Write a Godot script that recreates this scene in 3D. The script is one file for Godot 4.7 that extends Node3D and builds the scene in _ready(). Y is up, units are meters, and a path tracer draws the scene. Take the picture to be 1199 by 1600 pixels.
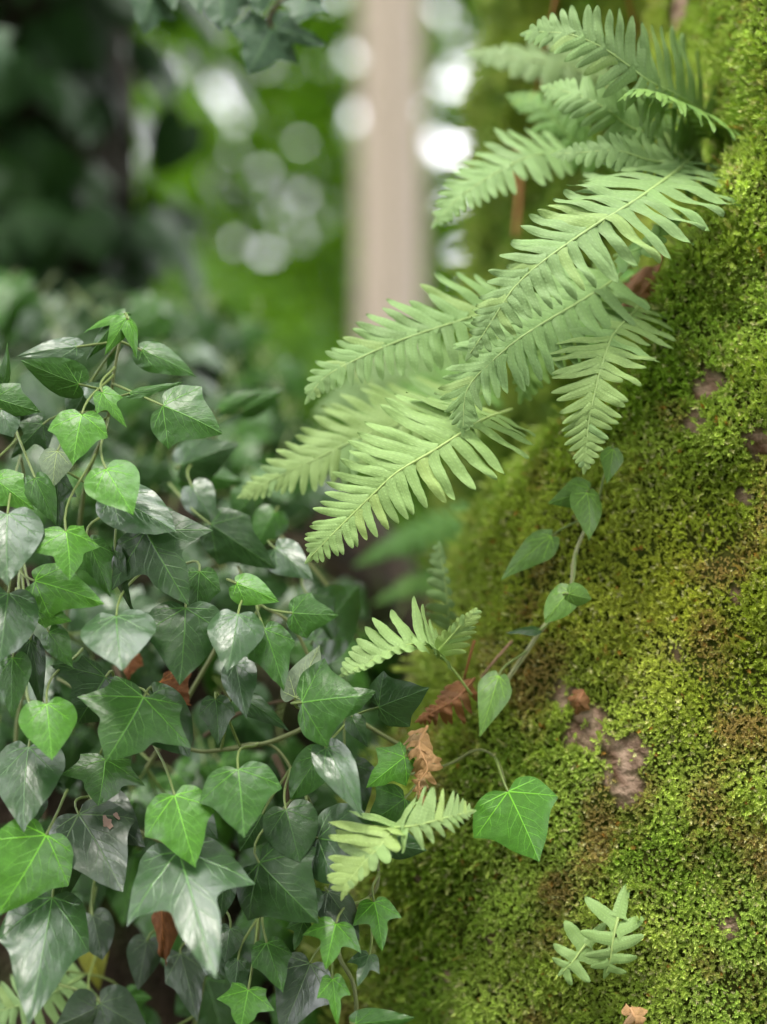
extends Node3D
# A mossy trunk with polypody ferns and a bank of ivy in a wood under an overcast sky.
# The camera stands at (0, EYE, 0) and looks along -Z; at() gives the point of the place that lies DEPTH metres in front of it.

const FOCAL := 2616.7
const EYE := 0.9
const FOCUS := 1.05
const AXIS_X := 0.40
const AXIS_Z := -1.65

var rng := RandomNumberGenerator.new()
var used := {}
var bumps := FastNoiseLite.new()
var fine := FastNoiseLite.new()
var tint_noise := FastNoiseLite.new()
var leaf_mats := {}
var leaf_shapes := []
var frond_mats := {}
var plain_mats := {}
var depth_map := {}
var trunk_pos := PackedVector3Array()
var trunk_nor := PackedVector3Array()
var trunk_cols := 0
var trunk_rows := 0


func at(px: float, py: float, depth: float) -> Vector3:
	return Vector3((px - 599.5) / FOCAL * depth, EYE - (py - 800.0) / FOCAL * depth, -depth)


func srgb(r: float, g: float, b: float) -> Color:
	return Color(r, g, b).linear_to_srgb()


func numbered(called: String) -> String:
	var n: int = used.get(called, 0)
	used[called] = n + 1
	return called if n == 0 else "%s_%03d" % [called, n]


func thing(called: String, label: String, category: String, where := Vector3.ZERO, group := "") -> Node3D:
	var o := Node3D.new()
	o.name = numbered(called)
	add_child(o, true)
	o.position = where
	o.set_meta("label", label)
	o.set_meta("category", category)
	if group:
		o.set_meta("group", group)
	return o


func part(called: String, mesh: Mesh, material: Material, parent: Node, xf := Transform3D()) -> MeshInstance3D:
	var o := MeshInstance3D.new()
	o.name = called
	o.mesh = mesh
	if material:
		o.material_override = material
	o.transform = xf
	parent.add_child(o, true)
	return o


func structure(called: String, mesh: Mesh, material: Material, label: String) -> MeshInstance3D:
	var o := part(numbered(called), mesh, material, self)
	o.set_meta("kind", "structure")
	o.set_meta("label", label)
	return o


func build_mesh(pos: PackedVector3Array, uv: PackedVector2Array, idx: PackedInt32Array, colors := PackedColorArray()) -> ArrayMesh:
	var nor := PackedVector3Array()
	nor.resize(pos.size())
	for t in range(0, idx.size(), 3):
		var a := idx[t]
		var b := idx[t + 1]
		var c := idx[t + 2]
		var n := (pos[c] - pos[a]).cross(pos[b] - pos[a])
		nor[a] += n
		nor[b] += n
		nor[c] += n
	for k in nor.size():
		nor[k] = nor[k].normalized() if nor[k].length_squared() > 0.0 else Vector3.UP
	var arrays := []
	arrays.resize(Mesh.ARRAY_MAX)
	arrays[Mesh.ARRAY_VERTEX] = pos
	arrays[Mesh.ARRAY_NORMAL] = nor
	if uv.size() == pos.size():
		arrays[Mesh.ARRAY_TEX_UV] = uv
	if colors.size() == pos.size():
		arrays[Mesh.ARRAY_COLOR] = colors
	arrays[Mesh.ARRAY_INDEX] = idx
	var m := ArrayMesh.new()
	m.add_surface_from_arrays(Mesh.PRIMITIVE_TRIANGLES, arrays)
	return m


func smooth_path(pts: Array, per: int) -> PackedVector3Array:
	var out := PackedVector3Array()
	for k in pts.size() - 1:
		var p0: Vector3 = pts[maxi(k - 1, 0)]
		var p1: Vector3 = pts[k]
		var p2: Vector3 = pts[k + 1]
		var p3: Vector3 = pts[mini(k + 2, pts.size() - 1)]
		for j in per:
			var t := float(j) / per
			out.append(p1.cubic_interpolate(p2, p0, p3, t))
	out.append(pts[pts.size() - 1])
	return out


func tube(path: PackedVector3Array, r0: float, r1: float, sides := 6, rough := 0.0) -> ArrayMesh:
	var pos := PackedVector3Array()
	var idx := PackedInt32Array()
	var n := path.size()
	var side := Vector3.ZERO
	for k in n:
		var t := (path[mini(k + 1, n - 1)] - path[maxi(k - 1, 0)]).normalized()
		if side == Vector3.ZERO:
			side = t.cross(Vector3(0.3, 0.2, 1)).normalized()
		side = (side - t * side.dot(t)).normalized()
		var other := t.cross(side)
		var r := lerpf(r0, r1, float(k) / (n - 1))
		for s in sides:
			var a := TAU * s / sides
			var rr := r * (1.0 + rough * rng.randf_range(-1, 1))
			pos.append(path[k] + (side * cos(a) + other * sin(a)) * rr)
	for k in n - 1:
		for s in sides:
			var a := k * sides + s
			var b := k * sides + (s + 1) % sides
			idx.append_array([a, a + sides, b, b, a + sides, b + sides])
	for e in 2:
		var row := 0 if e == 0 else (n - 1) * sides
		for s in range(1, sides - 1):
			idx.append_array([row, row + s, row + s + 1] if e == 0 else [row, row + s + 1, row + s])
	return build_mesh(pos, PackedVector2Array(), idx)


func matte(key: String, color: Color, rough := 0.7, through := 0.0) -> StandardMaterial3D:
	if plain_mats.has(key):
		return plain_mats[key]
	var m := StandardMaterial3D.new()
	m.albedo_color = color
	m.roughness = rough
	m.cull_mode = BaseMaterial3D.CULL_DISABLED
	if through > 0.0:
		m.backlight_enabled = true
		m.backlight = Color(through, through, through)
	plain_mats[key] = m
	return m


# ---------------------------------------------------------------- ivy leaves

func outline(points: Array) -> Array:
	# half an outline of [across, along, sharp] smoothed; sharp points keep their corner
	var out := []
	for k in points.size() - 1:
		var p1 := Vector2(points[k][0], points[k][1])
		var p2 := Vector2(points[k + 1][0], points[k + 1][1])
		var m1 := (p2 - p1)
		var m2 := (p2 - p1)
		if not points[k][2]:
			m1 = (p2 - Vector2(points[k - 1][0], points[k - 1][1])) * 0.5
		if not points[k + 1][2]:
			m2 = (Vector2(points[k + 2][0], points[k + 2][1]) - p1) * 0.5
		var steps := 5
		for j in steps:
			var t := float(j) / steps
			var t2 := t * t
			var t3 := t2 * t
			out.append(p1 * (2 * t3 - 3 * t2 + 1) + m1 * (t3 - 2 * t2 + t) + p2 * (-2 * t3 + 3 * t2) + m2 * (t3 - t2))
	out.append(Vector2(points[-1][0], points[-1][1]))
	return out


func make_shapes() -> void:
	# heart, round, three shallow lobes, three deep lobes, five lobes, narrow heart
	leaf_shapes = [
		{"half": [[0, 0, 1], [.20, -.13, 0], [.42, -.02, 0], [.5, .22, 0], [.39, .5, 0], [.2, .76, 0], [.065, .92, 0], [0, 1, 1]], "veins": [[.36, .30], [.33, .02]]},
		{"half": [[0, 0, 1], [.2, -.15, 0], [.43, -.06, 0], [.52, .22, 0], [.45, .52, 0], [.26, .79, 0], [.1, .92, 0], [0, 1, 1]], "veins": [[.42, .34], [.40, .0]]},
		{"half": [[0, 0, 1], [.18, -.11, 0], [.38, -.04, 0], [.49, .14, 0], [.56, .34, 1], [.38, .48, 0], [.22, .73, 0], [.07, .91, 0], [0, 1, 1]], "veins": [[.54, .33], [.36, .0]]},
		{"half": [[0, 0, 1], [.14, -.12, 0], [.31, -.09, 0], [.42, .08, 0], [.57, .36, 1], [.35, .38, 0], [.205, .45, 0], [.18, .62, 0], [.09, .84, 0], [0, 1, 1]], "veins": [[.55, .35], [.3, -.05]]},
		{"half": [[0, 0, 1], [.12, -.15, 0], [.36, -.17, 1], [.37, -.02, 0], [.43, .1, 0], [.6, .3, 1], [.42, .41, 0], [.28, .5, 0], [.23, .68, 0], [.09, .88, 0], [0, 1, 1]], "veins": [[.58, .29], [.34, -.16]]},
		{"half": [[0, 0, 1], [.16, -.08, 0], [.37, .05, 0], [.46, .22, 0], [.33, .5, 0], [.16, .76, 0], [.05, .92, 0], [0, 1, 1]], "veins": [[.34, .34], [.25, .08]]},
	]
	for k in leaf_shapes.size():
		leaf_shapes[k].line = outline(leaf_shapes[k].half)
		var made := vein_images(k, leaf_shapes[k].veins)
		leaf_shapes[k].color = made[0]
		leaf_shapes[k].relief = made[1]


const SIDE := 320

func stamp(field: PackedFloat32Array, a: Vector2, b: Vector2, r0: float, r1: float, strength: float) -> void:
	var steps := int(a.distance_to(b) * SIDE / 1.4 * 1.2) + 1
	for k in steps + 1:
		var t := float(k) / steps
		var p := a.lerp(b, t)
		var x := (p.x / 1.4 + 0.5) * SIDE
		var y := ((p.y + 0.3) / 1.4) * SIDE
		var r := lerpf(r0, r1, t)
		var reach := int(r + 1.5)
		for j in range(int(y) - reach, int(y) + reach + 1):
			for i in range(int(x) - reach, int(x) + reach + 1):
				if i < 0 or j < 0 or i >= SIDE or j >= SIDE:
					continue
				var v := clampf(r + 0.7 - Vector2(i + .5 - x, j + .5 - y).length(), 0, 1) * strength
				var n := j * SIDE + i
				if v > field[n]:
					field[n] = v


func vein_images(k: int, lobes: Array) -> Array:
	var field := PackedFloat32Array()
	field.resize(SIDE * SIDE)
	var mains := [Vector2(0, 1)]
	for p in lobes:
		mains.append(Vector2(p[0], p[1]))
		mains.append(Vector2(-p[0], p[1]))
	for m in mains:
		var l: float = m.length()
		stamp(field, Vector2.ZERO, m, 1.9, 0.5, 1.0)
		var count := int(l * 6)
		for j in count:
			for s in [-1, 1]:
				var t := (j + 0.8 + rng.randf() * .5 + (0.25 if s > 0 else 0.0)) / (count + 1)
				var from: Vector2 = m * t
				var dir: Vector2 = m.normalized().rotated(s * rng.randf_range(.6, .85))
				var reach := (1.0 - t) * .42 * l + .07
				var mid := from + dir * reach * .6
				var end := mid + dir.rotated(-s * .35) * reach * .5
				stamp(field, from, mid, .75, .5, .62)
				stamp(field, mid, end, .5, .2, .5)
				for q in 2:
					var f2 := from.lerp(mid, .4 + .5 * q)
					stamp(field, f2, f2 + dir.rotated(s * (.8 if q else -.8)) * reach * .38, .35, .2, .36)
	var mottled := FastNoiseLite.new()
	mottled.seed = 40 + k
	mottled.frequency = 0.03
	var speckle := FastNoiseLite.new()
	speckle.seed = 70 + k
	speckle.frequency = 0.2
	var rgb8 := PackedByteArray()
	rgb8.resize(SIDE * SIDE * 3)
	var grey := PackedByteArray()
	grey.resize(SIDE * SIDE)
	for j in SIDE:
		for i in SIDE:
			var n := j * SIDE + i
			var v := field[n]
			var base := 0.55 + 0.06 * mottled.get_noise_2d(i, j) + 0.06 * speckle.get_noise_2d(i, j)
			rgb8[n * 3] = int(clampf(lerpf(base * 0.98, .95, v * .85), 0, 1) * 255)
			rgb8[n * 3 + 1] = int(clampf(lerpf(base, .97, v * .78), 0, 1) * 255)
			rgb8[n * 3 + 2] = int(clampf(lerpf(base * 1.0, .92, v * .5), 0, 1) * 255)
			grey[n] = int(clampf(.62 - v * .5 + 0.12 * mottled.get_noise_2d(i * 2.0, j * 2.0) + 0.05 * speckle.get_noise_2d(i, j), 0, 1) * 255)
	var a := Image.create_from_data(SIDE, SIDE, false, Image.FORMAT_RGB8, rgb8)
	var b := Image.create_from_data(SIDE, SIDE, false, Image.FORMAT_L8, grey)
	return [ImageTexture.create_from_image(a), ImageTexture.create_from_image(b)]


const TONES := {
	"dark": [.026, .074, .014, .36], "mid": [.045, .132, .017, .35], "bright": [.090, .255, .024, .36], "pale": [.20, .32, .15, .6],
	"grey": [.042, .080, .034, .34], "young": [.135, .263, .045, .4], "dim": [.020, .062, .012, .5], "sheen": [.034, .096, .022, .33], "brown": [.19, .075, .03, .7], "yellow": [.34, .28, .03, .6], "hang": [.045, .10, .045, .5]}

func leaf_material(shape: int, tone: String) -> StandardMaterial3D:
	var key := "%d%s" % [shape, tone]
	if leaf_mats.has(key):
		return leaf_mats[key]
	var c: Array = TONES[tone]
	var m := StandardMaterial3D.new()
	m.albedo_texture = leaf_shapes[shape].color
	m.albedo_color = srgb(minf(1, c[0] / .263), minf(1, c[1] / .263), minf(1, c[2] / .263))
	m.roughness = c[3]
	m.metallic_specular = (0.78 if tone in ["sheen", "grey"] else .5) if tone != "brown" else .3
	if tone == "dim":
		m.metallic_specular = .35
	elif tone != "brown":
		m.clearcoat_enabled = true
		m.clearcoat = .15
		m.clearcoat_roughness = c[3] - .04
	m.heightmap_enabled = true
	m.heightmap_texture = leaf_shapes[shape].relief
	m.heightmap_scale = 0.045
	m.backlight_enabled = true
	m.backlight = Color(.3, .3, .2) if tone in ["bright", "young", "pale", "yellow"] else Color(.14, .14, .08)
	m.cull_mode = BaseMaterial3D.CULL_DISABLED
	leaf_mats[key] = m
	return m


func leaf_mesh(shape: int, long: float, wide: float, spokes := 1, droop := .18, fold := .1, wave := .03, curl := .12) -> ArrayMesh:
	var line: Array = leaf_shapes[shape].line
	var edge := []
	var skew := rng.randf_range(-.06, .06)
	var left := rng.randf_range(.9, 1.08)
	var right := rng.randf_range(.9, 1.08)
	for k in range(0, line.size(), spokes):
		edge.append(line[k] * Vector2(right, 1))
	if (line.size() - 1) % spokes:
		edge.append(line[-1])
	var half := edge.size()
	for k in range(half - 2, 0, -1):
		edge.append(Vector2(-edge[k].x / right * left, edge[k].y))
	var n := edge.size()
	var rings := 6 if spokes == 1 else 3
	var c := Vector2(0, .34)
	var flat := [c]
	for r in rings:
		var f := pow(float(r + 1) / rings, .85)
		for k in n:
			flat.append(c.lerp(edge[k], f))
	var pos := PackedVector3Array()
	var uv := PackedVector2Array()
	var seed_at := rng.randf() * 900.0
	for p in flat:
		var q: Vector2 = p
		var s := q.x + skew * q.y * q.y
		var z := -droop * q.y * absf(q.y) * long - fold * absf(q.x) * wide - curl * q.x * q.x * wide
		var far := q.distance_to(c)
		z += wave * long * (fine.get_noise_2d(seed_at + q.x * 9.0, q.y * 9.0)) * (0.12 + 2.4 * far * far) * 1.6
		pos.append(Vector3(s * wide, q.y * long, z))
		uv.append(Vector2(q.x / 1.4 + .5, (q.y + .3) / 1.4))
	var idx := PackedInt32Array()
	for k in n:
		var k2 := (k + 1) % n
		idx.append_array([0, 1 + k, 1 + k2])
		for r in rings - 1:
			var a := 1 + r * n + k
			var b := 1 + r * n + k2
			idx.append_array([a, a + n, b, b, a + n, b + n])
	return build_mesh(pos, uv, idx)


func leaf_frame(base: Vector3, tip: Vector3, roll: float, towards := Vector3.ZERO) -> Transform3D:
	var y := (tip - base).normalized()
	var look := (Vector3(0, EYE, 0) - base).normalized() if towards == Vector3.ZERO else towards
	var z := (look - y * look.dot(y)).normalized()
	z = z.rotated(y, deg_to_rad(roll))
	return Transform3D(Basis(y.cross(z), y, z), base)


var vines := []

func vine(called: String, label: String, pts: Array, r := .0016) -> int:
	var path := smooth_path(pts, 7)
	var root := thing(called, label, "ivy vine", path[path.size() - 1], "ivy vines")
	var local := PackedVector3Array()
	for p in path:
		local.append(p - root.position)
	part("stem", tube(local, r * .6, r, 7, .12), matte("pale_stem", srgb(.36, .38, .19), .6) if called == "ivy_creeper" else matte("stem", srgb(.17, .20, .07), .6), root)
	vines.append({"root": root, "path": path})
	return vines.size() - 1


func stalk(leaf: Node3D, root: Node3D, path: PackedVector3Array, base: Vector3, axis: Vector3, wide: float) -> void:
	var best := base + Vector3(0, -.02, -.05)
	var near := 1e9
	for p in path:
		var d := p.distance_to(base - axis * .03)
		if d < near:
			near = d
			best = p
	if near > .085:
		best = base - axis * .03 + Vector3(rng.randf_range(-.02, .02), rng.randf_range(-.03, .02), -.06)
	var a := base
	var l := base.distance_to(best)
	var b := base - axis * l * .30 + Vector3(0, .001, -.004)
	var c := best.lerp(base, .35) + Vector3(0, 0, .002)
	var curve := PackedVector3Array()
	var back := leaf.transform.affine_inverse()
	for k in 9:
		var t := k / 8.0
		var p := a.bezier_interpolate(b, c, best, t)
		curve.append(back * (p - root.position))
	part("leaf_stalk", tube(curve, wide, wide * 1.25, 6, .06), matte("stalk", srgb(.20, .27, .075), .5, .2), leaf)


# base and tip in photo pixels, full width in pixels; near = centimetres nearer than the focus, lean = centimetres the tip comes forward
func ivy(v: int, bx: float, by: float, tx: float, ty: float, w: float, shape: int, tone: String, near := 0.0, lean := 1.0, roll := 0.0, droop := .24, fold := .13, label := "") -> Node3D:
	var d := FOCUS - near * .01
	var base := at(bx, by, d)
	var tip := at(tx, ty, d - lean * .01 * (1.6 if tone in ["sheen", "grey"] else 1.15))
	var long := base.distance_to(tip) * 1.03
	var wide := w / FOCAL * d / 1.06
	var root: Node3D = vines[v].root
	var xf := leaf_frame(base, tip, roll + rng.randf_range(-14, 14))
	xf.origin -= root.position
	var o := part("leaf", leaf_mesh(shape, long, wide, 1, droop + .05, fold + .03, .026, rng.randf_range(.15, .38)), leaf_material(shape, tone), root, xf)
	if label:
		o.set_meta("label", label)
	stalk(o, root, vines[v].path, base, xf.basis.y, .00075)
	return o


# ---------------------------------------------------------------- fern fronds

func make_frond_textures() -> Array:
	var w := 96
	var h := 192
	var rgb8 := PackedByteArray()
	rgb8.resize(w * h * 3)
	var grey := PackedByteArray()
	grey.resize(w * h)
	for j in h:
		for i in w:
			var x := (i + .5) / w * 2 - 1
			var y := (j + .5) / h
			var mid := clampf(1.0 - absf(x) / .05, 0, 1)
			var side := absf(sin((y * 11.0 - absf(x) * 1.3) * PI))
			var vein := clampf(1.0 - side / .16, 0, 1) * .4
			var dot := 0.0
			var cy := y * 11.0 - .5
			var gap := Vector2((absf(x) - .5) * 4.0, (cy - roundf(cy)) * 2.4).length()
			dot = clampf(1.0 - gap, 0, 1)
			var n := fine.get_noise_2d(i * .7, j * .7) * .04
			var v := .80 + n + dot * .06 - vein * .12
			rgb8[(j * w + i) * 3] = int(clampf(v + mid * .05, 0, 1) * 255)
			rgb8[(j * w + i) * 3 + 1] = int(clampf(v + mid * .06, 0, 1) * 255)
			rgb8[(j * w + i) * 3 + 2] = int(clampf(v - mid * .02, 0, 1) * 255)
			grey[j * w + i] = int(clampf(.5 + dot * .4 - mid * .35 - vein * .3 + n, 0, 1) * 255)
	return [ImageTexture.create_from_image(Image.create_from_data(w, h, false, Image.FORMAT_RGB8, rgb8)), ImageTexture.create_from_image(Image.create_from_data(w, h, false, Image.FORMAT_L8, grey))]


var frond_maps := []
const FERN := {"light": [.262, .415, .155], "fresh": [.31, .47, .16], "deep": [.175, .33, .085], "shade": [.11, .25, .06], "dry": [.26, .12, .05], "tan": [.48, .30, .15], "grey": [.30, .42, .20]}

func frond_material(tone: String, kind := 0) -> StandardMaterial3D:
	var key := "%s%d" % [tone, kind]
	if frond_mats.has(key):
		return frond_mats[key]
	var c: Array = FERN[tone].duplicate()
	var off: Array = [[1.0, 1.0, 1.0], [1.10, 1.02, .90], [.95, .97, .92], [.88, .87, .88]][kind]
	for q in 3:
		c[q] *= off[q]
	var m := StandardMaterial3D.new()
	m.albedo_texture = frond_maps[0]
	m.albedo_color = srgb(c[0] / .6, c[1] / .6, c[2] / .6)
	m.roughness = .55
	m.metallic_specular = .42
	m.heightmap_enabled = true
	m.heightmap_texture = frond_maps[1]
	m.heightmap_scale = .04
	m.backlight_enabled = true
	m.backlight = Color(.45, .45, .3)
	m.cull_mode = BaseMaterial3D.CULL_DISABLED
	frond_mats[key] = m
	return m


func pinna_mesh(long: float, wide: float, droop: float, ripple: float, bend: float, blunt: float) -> ArrayMesh:
	var n := 11
	var pos := PackedVector3Array()
	var uv := PackedVector2Array()
	var idx := PackedInt32Array()
	var phase := rng.randf() * TAU
	var cup := rng.randf_range(.05, .3)
	for k in n + 1:
		var t := float(k) / n
		t = 1.0 - pow(1.0 - t, 1.25)
		var f := (1.0 + .55 * exp(-t * 14.0)) * pow(maxf(0.0, 1.0 - pow(t, blunt)), .62) * (1.0 - .20 * t * t)
		f *= 1.0 + .05 * sin(t * 40.0 + phase)
		var hw := wide * .5 * f
		for j in 5:
			var x := (j - 2) * .5
			var side := 0.0 if j == 2 else (absf(x) * absf(x))
			pos.append(Vector3(x * hw + bend * long * t * t, t * long, -droop * t * t * long - cup * side * hw + ripple * long * sin(t * 9.0 + phase + x * .8) * (t * .8 + .2)))
			uv.append(Vector2(x * .5 + .5, t))
	for k in n:
		for j in 4:
			var a := k * 5 + j
			idx.append_array([a, a + 5, a + 1, a + 1, a + 5, a + 6])
	return build_mesh(pos, uv, idx)


# path in photo pixels and depths, base first; the blade begins at share FROM of the path. left/right: pinna length in pixels seen along the path
func frond(label: String, pts: Array, from: float, left: float, right: float, al: float, ar: float, pitch: float, tone: String, o := {}) -> Node3D:
	var world := []
	for p in pts:
		world.append(at(p[0], p[1], p[2]))
	var path := smooth_path(world, 12)
	var root := thing(o.get("called", "fern_frond"), label, o.get("category", "fern frond"), path[0], o.get("group", "polypody fronds on the trunk"))
	var total := 0.0
	var along := [0.0]
	for k in range(1, path.size()):
		total += path[k].distance_to(path[k - 1])
		along.append(total)
	var local := PackedVector3Array()
	for p in path:
		local.append(p - root.position)
	var thick: float = o.get("thick", .0011)
	var own := rng.randi_range(0, 3)
	part("midrib", tube(local, thick, thick * .3, 6, .03), matte("rib" + tone, srgb(FERN[tone][0] * 1.35, FERN[tone][1] * 1.2, FERN[tone][2] * 1.1), .5, .2), root)
	var face: Vector3 = o.get("face", Vector3(-.1, .35, 1)).normalized()
	var d: float = pts[pts.size() / 2][2]
	var unit := d / FOCAL
	var s := from * total
	var count := 0
	while s < total - pitch * unit * .25:
		var t := (s - from * total) / (total * (1.0 - from))
		var k := 1
		while k < along.size() - 1 and along[k] < s:
			k += 1
		var f: float = (s - along[k - 1]) / maxf(along[k] - along[k - 1], 1e-6)
		var p := path[k - 1].lerp(path[k], f)
		var tan := (path[mini(k + 1, path.size() - 1)] - path[maxi(k - 2, 0)]).normalized()
		var n := (face - tan * face.dot(tan)).normalized()
		var b := n.cross(tan)
		var grow := pow(1.0 - t, .60) * (.66 + .34 * smoothstep(0.0, .28, t)) * 1.2
		if o.has("even"):
			grow = pow(1.0 - t, .4) * 1.05
		var step: float = pitch * unit * (1.0 - .62 * t)
		for side in [1, -1]:
			var l: float = (left if side == 1 else right) * 1.3 * unit * grow * (rng.randf_range(.92, 1.05) if rng.randf() > .04 else rng.randf_range(.55, .8))
			if l < .0012:
				continue
			var ang := deg_to_rad((al if side == 1 else ar) * lerpf(1.28, .62, t) + rng.randf_range(-6, 6))
			var dir: Vector3 = (b * side * sin(ang) + tan * cos(ang) + n * float(o.get("lift", 0.0)) + n * rng.randf_range(-.05, .05)).normalized()
			var z := (n - dir * n.dot(dir)).normalized()
			z = z.rotated(dir, rng.randf_range(-.12, .12) + side * float(o.get("twist", 0.0)))
			var offset := tan * step * (.5 if side == 1 else 0.0)
			var xf := Transform3D(Basis(dir.cross(z), dir, z), p + offset - root.position + z * .0002 * (1 + count % 2))
			var bend: float = -side * o.get("hook", .13) * rng.randf_range(.6, 1.3)
			part("pinna", pinna_mesh(l, step * o.get("fat", 1.0) * rng.randf_range(.84, .99), o.get("droop", .12) * rng.randf_range(.6, 1.4), o.get("ripple", .028) * rng.randf_range(.5, 1.5), bend, o.get("blunt", 5.5)), frond_material(tone, own if rng.randf() < .75 else rng.randi_range(0, 3)), root, xf)
		count += 1
		s += step
	# the undivided tip
	var end_dir := (path[path.size() - 1] - path[path.size() - 4]).normalized()
	var en := (face - end_dir * face.dot(end_dir)).normalized()
	var tip_long: float = pitch * unit * 1.1
	if o.has("crest"):
		var back_dir := (path[0] - path[2]).normalized()
		var cn := (face - back_dir * face.dot(back_dir)).normalized()
		var crest: float = o.crest * unit
		part("pinna", pinna_mesh(crest, crest * .34, .1, .01, .04, 4.0), frond_material(tone, own), root, Transform3D(Basis(back_dir.cross(cn), back_dir, cn), cn * .0006))
	part("frond_tip", pinna_mesh(tip_long, tip_long * .45, .1, .0, .02, 2.0), frond_material(tone, own), root, Transform3D(Basis(end_dir.cross(en), end_dir, en), path[path.size() - 1] - end_dir * tip_long * .55 - root.position))
	return root


# ---------------------------------------------------------------- the mossy trunk

func trunk_point(phi: float, y: float) -> Vector3:
	var v := y - EYE
	var deg := rad_to_deg(phi)
	var back := .285 + .05 * smoothstep(.16, -.03, v) + .10 * smoothstep(-.1, -.6, v) + .12 * smoothstep(-.5, -.9, v)
	var front := .60 + .05 * smoothstep(.05, -.5, v) + .22 * smoothstep(-.4, -.9, v) - .02 * smoothstep(.05, .3, v) - .22 * smoothstep(.5, 1.8, v)
	var edge := -17.0 - 8.0 * smoothstep(.28, .12, v) - 6.0 * smoothstep(.13, .04, v) - 10.0 * smoothstep(.10, -.05, v) - 13.0 * smoothstep(-.06, -.34, v)
	var soft := lerpf(6.0, 22.0, smoothstep(.13, -.03, v))
	var share := smoothstep(edge - soft, edge + soft * .6, deg) * (1.0 - smoothstep(45.0, 100.0, deg))
	back -= .03 * exp(-pow((deg - edge + 26.0) / 16.0, 2.0)) * smoothstep(-.1, .1, v)
	back += .19 * smoothstep(-42.0, -14.0, deg) * (1.0 - smoothstep(20.0, 60.0, deg)) * smoothstep(.16, .28, v)
	var r := lerpf(back, front, share)
	r -= .12 * exp(-pow((deg - 22.0) / 16.0, 2.0))
	r += .05 * exp(-pow((deg + 88.0) / 22.0, 2.0)) * smoothstep(-.25, -.8, v)
	r *= 1.0 - .25 * smoothstep(1.5, 5.0, v)
	var x := AXIS_X + sin(phi) * r
	var z := AXIS_Z + cos(phi) * r
	r += .030 * bumps.get_noise_3d(x * 1.0, y * .8, z) + .012 * bumps.get_noise_3d(x * 3.3, y * 3.0, z * 3.3) + .007 * bumps.get_noise_3d(x * 9.0, y * 9.0, z * 9.0)
	return Vector3(AXIS_X + sin(phi) * r, y, AXIS_Z + cos(phi) * r)


var bare := []

func bareness(p: Vector3) -> float:
	var most := 0.0
	for b in bare:
		var q: Vector3 = (p - b[0]) / b[1]
		q.x *= b[2]
		var near := 1.0 - q.length() + .42 * fine.get_noise_3d(p.x * 130.0, p.y * 130.0, p.z * 130.0) + .4 * fine.get_noise_3d(p.x * 330.0, p.y * 330.0, p.z * 330.0)
		most = maxf(most, near)
	return most


func project(p: Vector3) -> Vector2:
	return Vector2(p.x / -p.z * FOCAL + 599.5, 800.0 - (p.y - EYE) / -p.z * FOCAL)


func surface_depth(px: float, py: float) -> float:
	for reach in [1, 2, 5]:
		var least := 99.0
		for j in range(-reach, reach + 1):
			for i in range(-reach, reach + 1):
				least = minf(least, depth_map.get(Vector2i(int(px / 10) + i, int(py / 10) + j), 99.0))
		if least < 98.0:
			return least
	return 1.1


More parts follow.
